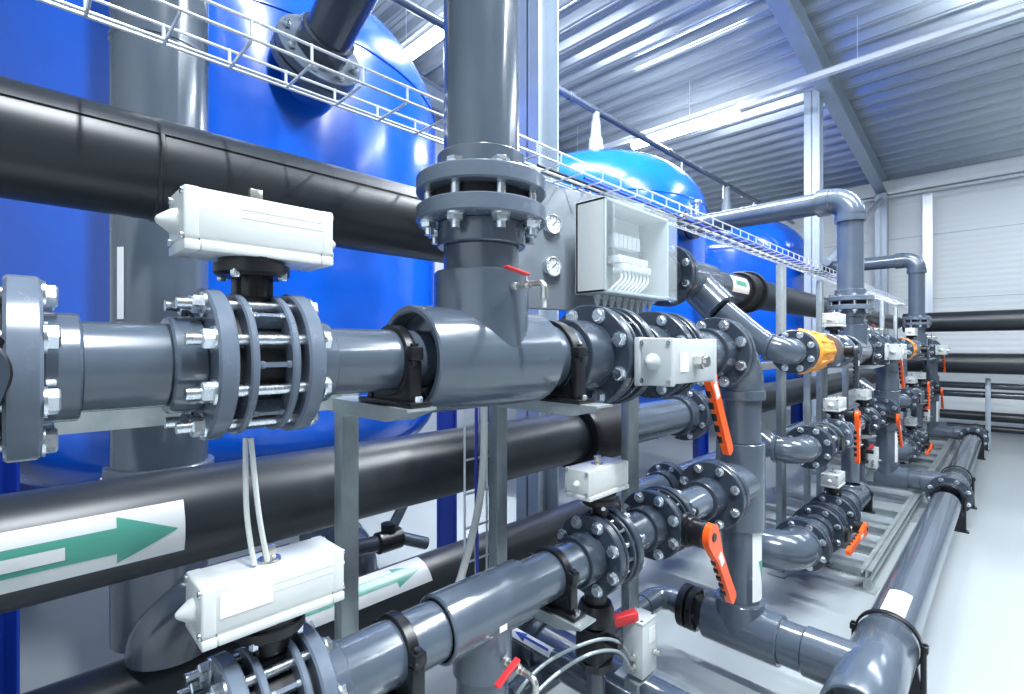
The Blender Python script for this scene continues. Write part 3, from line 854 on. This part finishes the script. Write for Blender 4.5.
obj('blue_arrow_head', (top_patch(.0262, .41, .47, -8, 74, hw=1), M['bluep']), lb)
tl = single('tag_label', MB().box((0, 0, 0), (.026, .001, .016)), 'sticker', 'small white label on the lower tee branch', 'sticker', (.888, .9188, -.7186))

# black vertical valve with red handle and silver switch box
root = thing('drain_valve', 'black upright union valve with red handle under the lower row', 'ball valve', (1.43, 1.02, -.83))
mb = MB().cyl(-.05, .03, .040, 'Z', seg=24)
mb.lathe([(-.05, 0), (-.05, .054), (-.07, .062), (-.115, .066), (-.125, .05), (-.125, 0)], 'Z', seg=28)
obj('union_nut', (mb, M['black']), root)
obj('ball_body', (MB().box((0, 0, -.185), (.115, .095, .12), bev=.012).cyl(-.245, -.27, .060, 'Z', seg=8), M['black']), root)
obj('tail_pipe', (MB().cyl(-.27, -.52, .034, 'Z', seg=24), M['pvcd']), root)
obj('tail_collar', (MB().ring(-.56, -.50, .046, .02, 'Z', seg=28), M['pvc']), root)
hnd = obj('handle', (MB().box((.085, -.035, -.135), (.15, .034, .036), bev=.006, rot=Matrix.Rotation(-.12, 3, 'Y') @ Matrix.Rotation(-.5, 3, 'Z')), M['red']), root)
obj('handle_stem', (MB().cyl(-.10, -.02, .018, 'Y', (0, 0, -.16), 16), M['black']), root)

root = thing('switch_box', 'silver switch box with two air tubes by the black union valve', 'switch box', (1.61, .955, -1.075))
obj('housing', (MB().box((0, 0, 0), (.098, .082, .190), bev=.004), M['cast']), root)
obj('cover', (MB().box((0, 0, .098), (.100, .084, .010), bev=.003), M['cast']), root)
for sx in (-1, 1):
    for sy in (-1, 1):
        obj('cover_screw', (MB().cyl(.103, .106, .006, 'Z', (sx * .037, sy * .03, 0), 12), M['zinc']), root)
obj('white_label', (MB().box((.015, -.0415, .045), (.042, .001, .055)), M['sticker']), root)
obj('cable_gland', (MB().hexa(-.041, -.052, .013, 'Y', (.025, 0, -.02)).cyl(-.052, -.066, .009, 'Y', (.025, 0, -.02), 16), M['brass']), root)
for z in (-.02, -.055):
    obj('tube_fitting', (MB().hexa(-.049, -.060, .012, 'X', (0, -.01, z)).cyl(-.060, -.078, .008, 'X', (0, -.01, z), 14), M['brass']), root)
obj('bracket', (MB().box((0, .02, -.115), (.12, .10, .006)).box((-.02, .02, -.17), (.02, .05, .11)), M['beam']), root)

SWITCH = [o for o in bpy.data.objects if o.parent is None and o.get('category') in ('switch box',) or o.name.startswith('drain_valve')]
for o in SWITCH:
    l = o['label']
    for b in (1, 2): copy_tree(o, (PERIOD * b, 0, 0), l + ', ' + BAYNAME[b])
    o['label'] = l + ', ' + BAYNAME[0]

def bez(pts, n=24):
    P = [Vector(p) for p in pts]; out = []
    for i in range(len(P) - 1):
        p0, p1, p2, p3 = P[max(i - 1, 0)], P[i], P[i + 1], P[min(i + 2, len(P) - 1)]
        for k in range(n):
            t = k / n
            out.append(.5 * ((2 * p1) + (p2 - p0) * t + (2 * p0 - 5 * p1 + 4 * p2 - p3) * t * t + (3 * p1 - p0 - 3 * p2 + p3) * t ** 3))
    out.append(P[-1])
    return out
def cable(pts, r, m, label, name='air_tube', cat='tube', group=None):
    return single(name, MB().tube(bez(pts), r, 8), m, label, cat, (0, 0, 0), group)
G_T = 'air tubes of the switch box'
cable([(1.532, .945, -1.095), (1.43, .925, -.985), (1.306, .93, -.927), (1.146, .98, -.940), (1.03, 1.0, -.985), (.99, 1.02, -1.08)], .0055, 'galv', 'upper thin air tube curving away from the silver switch box', group=G_T)
cable([(1.532, .945, -1.13), (1.42, .920, -1.01), (1.274, .92, -.950), (1.160, .96, -.975), (1.05, .98, -1.02), (1.0, 1.0, -1.12)], .0055, 'galv', 'lower thin air tube curving away from the silver switch box', group=G_T)

# black union and elbow behind the drop foot
root = thing('pipe_union', 'black union joint behind the foot of the drop pipe', 'pipe union', (2.68, 1.17, -1.45))
mb = MB().cyl(0, .06, .085, 'Y', seg=32).ring(.05, .085, .115, .05, 'Y', seg=36).ring(.10, .14, .115, .05, 'Y', seg=36).cyl(.08, .11, .075, 'Y', seg=24)
obj('union_rings', (mb, M['black']), root)
for k in range(6):
    a = 2 * PI * k / 6
    obj('union_bolt', (MB().hexa(.04, .052, .012, 'Y', (.095 * math.cos(a), 0, .095 * math.sin(a))), M['pvcd']), root)
elbow((2.68, 1.46, -1.45), (0, 1, 0), (-1, 0, 0), .09, .062, 'small grey elbow behind the black union', .06, .10)
pipe(-1.3, -.19, .060, 'small grey pipe behind the silver switch box', (2.68, 1.46, -1.45))
pipe(2.62, 3.50, .034, 'thin grey pipe sloping away behind the drop pipe', (0, 1.40, -1.05))

# tubes hanging from the first valve
cable([(.300, .985, -.165), (.302, .985, -.30), (.315, .985, -.40)], .0048, 'hose', 'thin white tube hanging below the ribbed valve, slack one', 'air_tube', group='thin white tubes between the rows')
cable([(.306, .975, -.165), (.318, .972, -.30), (.338, .985, -.40)], .0048, 'hose', 'thin white tube hanging below the ribbed valve, outer one', 'air_tube', group='thin white tubes between the rows')

# ------------------------------------------------------------------ cable trays
root = thing('cable_tray', 'long bright wire mesh cable tray above the rack', 'cable tray', (0, 0, 0))
yn, yf, zb, zt = 1.22, 1.385, .70, .742
wr = .0038
for nm, y, z in (('wire', yn, zt), ('wire', yn, zb), ('wire', yf, zt), ('wire', yf, zb), ('wire', yf - .022, zb - .001)):
    obj('long_wire', (MB().cyl(-.6, 11.6, wr, 'X', (0, y, z), 8), M['wire']), root)
um = MB().tube([(0, yn, zt + .004), (0, yn, zb + .006), (0, yn + .008, zb - .003), (0, yf - .008, zb - .003), (0, yf, zb + .006), (0, yf, zt + .004)], wr, 6).mesh('cross_wire', M['wire'])
for k in range(88): obj('cross_wire', um, root, (-.44 + .1375 * k, 0, 0))
cab = [('bcable', 1.27), ('black', 1.30), ('hose', 1.325), ('pvcd', 1.35)]
for k, (m_, y) in enumerate(cab):
    cable([(1.45 + .85 * i, y + .01 * math.sin(i * 1.7 + k), zb + .009) for i in range(13)] if k else [(1.7 + .9 * i, y + .01 * math.sin(i * 1.3), zb + .009) for i in range(11)], .006, m_, ['blue cable lying in the long wire tray', 'black cable lying in the long wire tray', 'white cable lying in the long wire tray', 'grey cable lying in the long wire tray'][k], 'tray_cable', 'cable', 'cables lying in the tray')

for b in range(3):
    X = 1.075 + PERIOD * b
    if b == 2: continue
    root = thing('cable_ladder', f'upright wire cable ladder beside the steel post, {BAYNAME[b]}', 'cable tray', (X, 1.30, 0), 'upright wire ladders of the rack')
    for x in (0, .05, .10):
        obj('long_wire', (MB().cyl(-1.35, -.14 if b == 0 else .66, wr, 'Z', (x, 0, 0), 8), M['wire']), root)
    cm = MB().cyl(-.004, .104, wr, 'X', seg=6).mesh('cross_wire', M['wire'])
    for k in range(11 if b == 0 else 17): obj('cross_wire', cm, root, (0, -.004, -1.30 + .115 * k))
    cable([(X + .045, 1.29, -.12 if b == 0 else .6), (X + .043, 1.29, -.5), (X + .05, 1.29, -.9), (X + .052, 1.285, -1.3)], .006, 'bcable', f'blue cable tied to the upright wire ladder, {BAYNAME[b]}', 'ladder_cable', 'cable')
    if b: cable([(X + .072, 1.28, -.12 if b == 0 else .6), (X + .070, 1.275, -.5), (X + .075, 1.275, -.9), (X + .06, 1.27, -1.2)], .011, 'hose', f'thick white hose tied to the upright wire ladder, {BAYNAME[b]}', 'white_hose', 'hose')
cable([(1.128, 1.265, -.13), (1.125, 1.26, -.36), (1.09, 1.25, -.54), (.994, 1.22, -.72), (.92, 1.2, -.81)], .0125, 'hose', 'thick white hose curving down from the wire ladder', 'white_hose', 'hose')
cable([(1.13, 1.22, -.80), (1.16, 1.21, -.76), (1.19, 1.20, -.765)], .006, 'bcable', 'short blue tube with orange tip behind the lower tee', 'blue_tube', 'tube')

# ------------------------------------------------------------------ instrument panel, gauges, junction box
a = math.atan2(1.264 - 1.35, 1.896 - 1.54)
root = thing('instrument_panel', 'plain grey instrument panel behind the riser flanges', 'panel', (1.54, 1.35, 0), None, (0, 0, a))
obj('plate', (MB().box((.21, .02, (.666 + .155) / 2), (.72, .04, .666 - .155), bev=.004), M['panel']), root)
for z, lab in ((.500, 'upper round pressure gauge on the grey panel'), (.328, 'lower round pressure gauge on the grey panel')):
    g = thing('pressure_gauge', lab, 'gauge', (1.568, 1.343, z), 'pressure gauges on the grey panel', (0, 0, a))
    obj('bezel', (MB().lathe([(0, 0), (0, .042), (-.022, .042), (-.026, .038), (-.022, .035), (-.018, .035), (-.018, 0)], 'Y', seg=32), M['zinc']), g)
    obj('dial', (MB().cyl(-.0185, -.020, .0345, 'Y', seg=32), M['sticker']), g)
    nd = MB().box((.006, -.0208, .006), (.003, .001, .032), rot=Matrix.Rotation(.8, 3, 'Y'))
    obj('needle', (nd, M['black']), g)
    tk = MB()
    for k in range(9):
        aa = math.radians(-40 + 32.5 * k)
        tk.box((.026 * math.cos(aa), -.0206, .026 * math.sin(aa)), (.007, .0006, .0018), rot=Matrix.Rotation(-aa, 3, 'Y'))
    obj('tick_marks', (tk, M['black']), g)

root = thing('junction_box', 'cream junction box with clear cover and white wiring', 'junction box', (1.845, 1.165, .393))
W_, D_, HB = .50, .14, .365
mb = MB()
for s in (-1, 1):
    mb.box((s * (W_ / 2 - .006), 0, 0), (.012, D_, HB), bev=.002)
    mb.box((0, 0, s * (HB / 2 - .006)), (W_, D_, .012), bev=.002)
mb.box((0, D_ / 2 - .005, 0), (W_, .010, HB))
obj('case', (mb, M['box']), root)
mb = MB()
fy = -D_ / 2 - .022
for s in (-1, 1):
    mb.box((s * (W_ / 2 - .002), -D_ / 2 - .018, 0), (.016, .042, HB + .012), bev=.003)
    mb.box((0, -D_ / 2 - .018, s * (HB / 2 - .002)), (W_ + .012, .042, .016), bev=.003)
obj('cover_frame', (mb, M['clear']), root)
obj('clear_cover', (MB().box((0, -D_ / 2 - .036, 0), (W_, .004, HB)), M['clear']), root)
mb = MB()
for k in range(6):
    mb.box((-.07 + .034 * k, .02, .055), (.028, .05, .055), bev=.003)
tb = obj('terminal_block', (mb, M['term']), root)
mb = MB()
for k in range(7):
    mb.box((-.06 + .034 * k, .01, -.025), (.028, .06, .030), bev=.003)
    mb.box((-.05 + .034 * k, -.005, -.060), (.026, .05, .030), bev=.003)
obj('terminal_block', (mb, M['term']), root)
obj('din_rail', (MB().box((.02, .05, .055), (.40, .012, .035)).box((.02, .05, -.03), (.40, .012, .035)), M['galv']), root)
obj('relay', (MB().box((-.17, .02, .03), (.045, .06, .13), bev=.004), M['box']), root)
mb = MB()
for k in range(8):
    x = -.05 + .03 * k
    mb.tube([tuple(p) for p in bez([(x, -.01, -.07), (x - .01, -.02, -.11), (x - .06, -.01, -.15), (x - .075, 0, -.178)], 6)], .0055, 6)
obj('white_wires', (mb, M['term']), root)
mb = MB().tube([tuple(p) for p in bez([(-.19, 0, .02), (-.22, 0, -.03), (-.21, 0, -.08), (-.17, 0, -.05)], 6)], .004, 6)
obj('red_wire', (mb, M['red']), root)
for k in range(9):
    gx = -.20 + .050 * k
    g = obj('cable_gland', (MB().hexa(-HB / 2 - .002, -HB / 2 - .020, .016, 'Z', (gx, 0, 0)).cyl(-HB / 2 - .02, -HB / 2 - .038, .011, 'Z', (gx, 0, 0), 14), M['box']), root)
    obj('cable', (MB().tube([(gx, 0, -HB / 2 - .036), (gx, 0, -HB / 2 - .09), (gx + .01, .03, -HB / 2 - .13)], .006, 8), M['term']), g)

# ================================================================== TANKS
TR, TY = 1.38, 3.9
def tank(X, label):
    root = thing('storage_tank', label, 'tank', (X, TY, 0), 'tall blue tanks behind the rack')
    prof = [(-.92, 0)]
    for k in range(1, 13):
        a = (PI / 2) * k / 12
        prof.append((-.40 - .52 * math.cos(a), TR * math.sin(a) ** .85))
    prof.append((-.40, TR))
    prof += [(1.60, TR)]
    for k in range(1, 21):
        a = (PI / 2) * k / 20
        prof.append((1.60 + .82 * math.sin(a) ** 1.0, TR * (max(0, math.cos(a)) ** .80)))
    prof[-1] = (2.42, 0)
    obj('shell', (MB().lathe(prof, 'Z', seg=128), M['blue']), root)
    obj('weld_seam', (MB().ring(1.655, 1.670, TR + .0035, TR - .05, 'Z', seg=128, bev=.004), M['blue']), root)
    for a in (-38, 40, 140, -147):
        ca, sa = math.cos(math.radians(a)), math.sin(math.radians(a))
        mb = MB()
        R = Matrix.Rotation(math.radians(a), 3, 'Z')
        mb.box(R @ Vector((TR + .02, 0, -1.05)), (.012, .16, 1.4), rot=R).box(R @ Vector((TR + .09, 0, -1.05)), (.14, .010, 1.4), rot=R).box(R @ Vector((TR + .155, 0, -1.05)), (.012, .16, 1.4), rot=R)
        obj('leg', (mb, M['navy']), root)
    return root
tank(1.15, 'blue tank filling the upper left, cut by the frame')
tank(1.15 + PERIOD + .02, 'middle blue tank with the domed top behind the junction box')
tank(1.15 + 2 * PERIOD + .02, 'last blue tank beside the far steel column')
# vent on the middle tank
def vent(X, label, z0=2.43, z1=3.13):
    root = thing('tank_vent', label, 'vent pipe', (X, TY, 0), 'vents on the tank tops')
    obj('stem', (MB().cyl(z0, z1 - .03, .05, 'Z', seg=20), M['panel']), root)
    obj('vent_body', (MB().lathe([(z0 + .16, 0), (z0 + .16, .10), (z0 + .32, .09), (z0 + .36, .07), (z0 + .56, .06), (z0 + .56, 0)], 'Z', seg=24), M['panel']), root)
    obj('vent_flange', (MB().cyl(z0 - .02, z0 + .03, .12, 'Z', seg=28).cyl(z0 + .05, z0 + .09, .12, 'Z', seg=28), M['frame']), root)
vent(1.17 + PERIOD, 'bright vent on top of the middle blue tank')
vent(1.17 + 2 * PERIOD, 'bright vent on top of the last blue tank')
# nozzle and dark pipe of first tank
NX, NZ = 1.06, 1.40
root = thing('tank_nozzle', 'dark slanting pipe bolted to the first blue tank', 'pipe', (NX, 2.55, NZ - .04), None, (math.radians(-24), 0, 0))
obj('nozzle_neck', (MB().cyl(.08, -.10, .130, 'Y', seg=40), M['blue']), root)
obj('flange_ring', (MB().ring(-.145, -.10, .205, .08, 'Y', seg=48).ring(-.20, -.155, .205, .08, 'Y', seg=48), M['flange']), root)
obj('pipe_wall', (MB().cyl(-.18, -1.15, .108, 'Y', seg=48).ring(-.30, -.19, .124, .1, 'Y', seg=48), M['pvcd']), root)
for k in range(8):
    aa = PI / 8 + 2 * PI * k / 8
    obj('flange_bolt', (MB().hexa(-.20, -.222, .018, 'Y', (.17 * math.cos(aa), 0, .17 * math.sin(aa))).cyl(-.1, -.235, .009, 'Y', (.17 * math.cos(aa), 0, .17 * math.sin(aa)), 10), M['zinc']), root)
# valves on top of the pipes at the second tank
root = thing('tank_valve', 'small bright valve cluster beside the horizontal pipe end', 'valve', (5.13, 2.37, 1.36))
obj('body', (MB().cyl(-.1, .08, .05, 'X', seg=20).cyl(0, .16, .03, 'Z', seg=16).cyl(.16, .19, .06, 'Z', seg=20), M['zinc']), root)
obj('flange_ring', (MB().cyl(-.02, .03, .16, 'Y', (.05, .05, -.04), 32).cyl(.05, .10, .16, 'Y', (.05, .05, -.04), 32), M['flanged']), root)

# sprinkler line
root = thing('sprinkler_line', 'slim grey sprinkler pipe under the roof over the tanks', 'pipe', (0, TY, 3.13))
obj('pipe_wall', (MB().cyl(-1, 13.9, .045, 'X', seg=20), M['pvc']), root)
for x in (1.9, 4.9, 7.4, 10.6, 12.6):
    obj('coupling', (MB().cyl(x, x + .08, .056, 'X', seg=20), M['pvc']), root)
for x in (7.9, 9.6, 11.2):
    obj('drop', (MB().cyl(-.30, 0, .016, 'Z', (x, 0, 0), 10), M['zinc']), root)

# ================================================================== BUILDING
XW = 14.2
def roofz(x): return 3.47 + .12 * (XW - x)
struct('floor', MB().box((6, 1.6, -H - .05), (20.6, 13.6, .10)), 'floor')
struct('wall_back', MB().box((XW + .10, 1.6, 1.45), (.2, 13.6, 6.4)), 'wall')
struct('wall_front', MB().box((-4.3, 1.6, 2.0), (.2, 13.6, 7.6)), 'wall')  # unseen near wall, added to cut the light from that side
struct('wall_left', MB().box((6, 8.3, 1.8), (20.6, .2, 7.1)), 'wall')
mb = MB()
for z in (-.25, 1.05, 2.45): mb.box((XW - .004, 1.6, z), (.012, 13.6, .016))
struct('trim_1', mb, 'frame')
struct('trim_2', MB().box((XW - .08, 1.6, 3.60), (.16, 13.6, .28)).box((XW - .10, 1.6, 3.40), (.10, 13.6, .05)), 'wall')
struct('baseboard_back', MB().box((XW - .02, 1.6, -H + .07), (.04, 13.6, .14)), 'frame')
# trapezoid roof deck
mb = MB(); prof = []
per, dp = .36, .11
x = -4.2
while x < XW + .3:
    for dx, dz in ((0, 0), (.028, 0), (.036, .012), (.052, .012), (.060, 0), (.085, 0), (.130, dp), (.205, dp), (.215, dp - .018), (.250, dp - .018), (.260, dp), (.310, dp)):
        prof.append((x + dx, roofz(x + dx) + .34 + dz))
    x += per
prof.append((x, roofz(x) + .34))
A = [mb.bm.verts.new((p, -5.2, q)) for p, q in prof]
B = [mb.bm.verts.new((p, 8.4, q)) for p, q in prof]
for k in range(len(prof) - 1): mb.bm.faces.new([A[k], A[k + 1], B[k + 1], B[k]])
struct('ceiling', mb, 'deck')

def isec(mb, x0, x1, zf, y, w, h, tf=.014, tw=.010):
    """I-beam along X whose underside follows zf(x)"""
    for dz, hh, ww in ((0, tf, w), (h - tf, tf, w), (tf, h - 2 * tf, tw)):
        vs = []
        for (xx, s) in ((x0, 0), (x1, 0)):
            for yy in (-ww / 2, ww / 2):
                for zz in (dz, dz + hh):
                    vs.append(mb.bm.verts.new((xx, y + yy, zf(xx) + zz)))
        for f in ((0, 1, 3, 2), (4, 6, 7, 5), (0, 4, 5, 1), (2, 3, 7, 6), (0, 2, 6, 4), (1, 5, 7, 3)):
            mb.bm.faces.new([vs[i] for i in f])
for n_, y in enumerate((2.10, -3.4, 7.6)):
    mb = MB(); isec(mb, -4.2, XW - .15, roofz, y, .20, .33)
    o = struct(f'trim_{n_ + 3}', mb, 'frame')
def column(x, y, z1, label, s=.2):
    root = thing('steel_column', label, 'column', (x, y, 0), 'steel columns of the hall')
    mb = MB()
    mb.box((.006, s / 2, (z1 - H) / 2), (.012, s, z1 + H)).box((s - .006, s / 2, (z1 - H) / 2), (.012, s, z1 + H)).box((s / 2, s / 2, (z1 - H) / 2), (s, .010, z1 + H))
    obj('shaft', (mb, M['frame']), root)
    obj('base_plate', (MB().box((s / 2, s / 2, -H + .01), (.36, .36, .02)), M['frame']), root)
    obj('cap_plate', (MB().box((s / 2, s / 2, z1 - .01), (.30, .24, .02)), M['frame']), root)
    return root
column(2.38, 2.14, roofz(2.5), 'steel column directly behind the tall riser pipe')
column(9.1, 2.17, roofz(8.4) - .02, 'pale steel column standing before the last blue tank', .22)
column(13.85, 1.98, roofz(14.1) - .03, 'pale steel column against the white end wall', .22)
# diagonal brace
p0, p1 = Vector((9.2, 2.09, 1.35)), Vector((13.8, 2.08, 3.30))
single('wind_brace', MB().tube([p0, p1], .055, 16), 'frame', 'diagonal steel brace between column and end wall', 'brace', (0, 0, 0))
# light rails + lamps along Y
def lightrail(X, Z, y0, y1, label):
    root = thing('light_rail', label, 'light rail', (X, 0, Z), 'light rails under the roof')
    obj('rail', (MB().box((0, (y0 + y1) / 2, 0), (.09, y1 - y0, .07)).box((0, (y0 + y1) / 2, .035), (.13, y1 - y0, .006)), M['lampb']), root)
    for k in range(5):
        y = y0 + (y1 - y0) * (k + .5) / 5
        hgt = roofz(X) + .36 - Z
        obj('hanger_wire', (MB().cyl(.03, hgt, .004, 'Z', (0, y, 0), 6), M['wire']), root)
def lamp(X, Y, Z, L, label):
    root = thing('tube_lamp', label, 'lamp', (X, Y, Z), 'fluorescent tube lamps of the hall')
    obj('housing', (MB().box((0, 0, .03), (.12, L, .05), bev=.01), M['lampb']), root)
    obj('diffuser', (MB().lathe([(-L / 2, 0), (-L / 2, .085), (L / 2, .085), (L / 2, 0)], 'Y', (0, 0, -.03), 20), M['lamp']), root)
lightrail(8.2, 3.90, -4.5, 7.5, 'long light rail crossing below the roof at the pale column')
lamp(8.2, 4.05, 3.80, 1.9, 'glowing tube lamp under the roof above the middle tank')
lightrail(4.1, 4.40, -4.5, 7.5, 'light rail high above the rack behind the riser')
lamp(4.1, 5.75, 4.30, 1.5, 'glowing lamp seen between the riser and first tank')
for X, Y in ((4.1, -.6), (4.1, 2.6), (8.2, -.8), (0.2, -1.0), (4.1, -3.2), (11.8, -2.6), (8.2, -3.4)):  # overhead lights without fixtures, added out of view to brighten rack and floor
    l = bpy.data.lights.new('added_overhead_light', 'AREA')
    l.shape = 'RECTANGLE'; l.size = .14; l.size_y = 2.4
    l.energy = 40 if X > 8 and Y < -2 else 100 if X > 8 else 50 if Y < -3 else 330; l.color = (.90, .95, 1.0)
    o = bpy.data.objects.new('added_overhead_light', l); COL.objects.link(o)
    o.location = (X, Y, H + min(4.3, roofz(X) + .1))
    lu = l.copy(); lu.energy = 80                      # added uplight without a tube, to whiten the deck
    ou = bpy.data.objects.new('added_uplight', lu); COL.objects.link(ou)
    ou.location = (X, Y, H + min(4.3, roofz(X) + .1) + .02); ou.rotation_euler = (PI, 0, 0)

# end wall services
def wall_pipe(y0, y1, z, R, label, x=11.9, m='pe'):
    mb = MB().cyl(y0, y1, R, 'Y', seg=40)
    return single('wall_pipe', mb, m, label, 'pipe', (x, 0, z), 'pipes crossing the end wall')
wall_pipe(-5.0, 1.45, .452, .178, 'upper thick black pipe crossing the white end wall')
wall_pipe(-5.0, 1.45, -.285, .178, 'lower thick black pipe crossing the white end wall')
wall_pipe(-5.0, 1.30, -.70, .060, 'upper thin grey pipe crossing the end wall', 12.4, 'pvc')
wall_pipe(-5.0, 1.30, -.86, .060, 'second thin grey pipe crossing the end wall', 12.4, 'pvcd')
wall_pipe(-5.0, 1.0, -1.30, .090, 'dark pipe low along the foot of the end wall', 12.9, 'pe')
wall_pipe(-5.0, .9, -1.52, .060, 'thin dark pipe lying along the foot of end wall', 12.9, 'pe')
for y, z1, lab in ((.30, -.55, 'thin steel stand holding the end wall pipes near the floor main'), (-1.4, -.55, 'thin steel stand holding the end wall pipes beside the frame edge')):
    single('pipe_stand', MB().box((0, 0, (z1 - H) / 2), (.07, .07, z1 + H), bev=.004), 'frame', lab, 'steel post', (12.25, y, 0), 'stands of the end wall pipes')
single('cable_trunking', MB().box((0, -.06, 1.5), (.05, .04, 3.6)).box((0, .06, 1.5), (.05, .04, 3.6)).box((.02, 0, 1.5), (.01, .10, 3.6)), 'wire', 'bright upright cable trunking on the white end wall', 'cable trunking', (13.9, 1.28, 0))

# ------------------------------------------------------------------ world, camera, look
w = bpy.data.worlds.new('World'); SC.world = w
w.use_nodes = True
bg = w.node_tree.nodes['Background']
bg.inputs['Color'].default_value = (.84, .92, 1.0, 1)
bg.inputs['Strength'].default_value = .20

cam = bpy.data.cameras.new('camera')
cam.sensor_width = 36
cam.lens = 36 * 500 / 1024
cam.clip_start = .02
co = bpy.data.objects.new('camera', cam)
COL.objects.link(co)
co.location = (0, 0, H)
d = Vector((1, 1, 0)).normalized()
co.rotation_euler = d.to_track_quat('-Z', 'Y').to_euler()
SC.camera = co
SC.view_settings.view_transform = 'Standard'
SC.view_settings.look = 'None'
SC.view_settings.gamma = 1
SC.view_settings.use_curve_mapping = False
SC.view_settings.exposure = 0.50
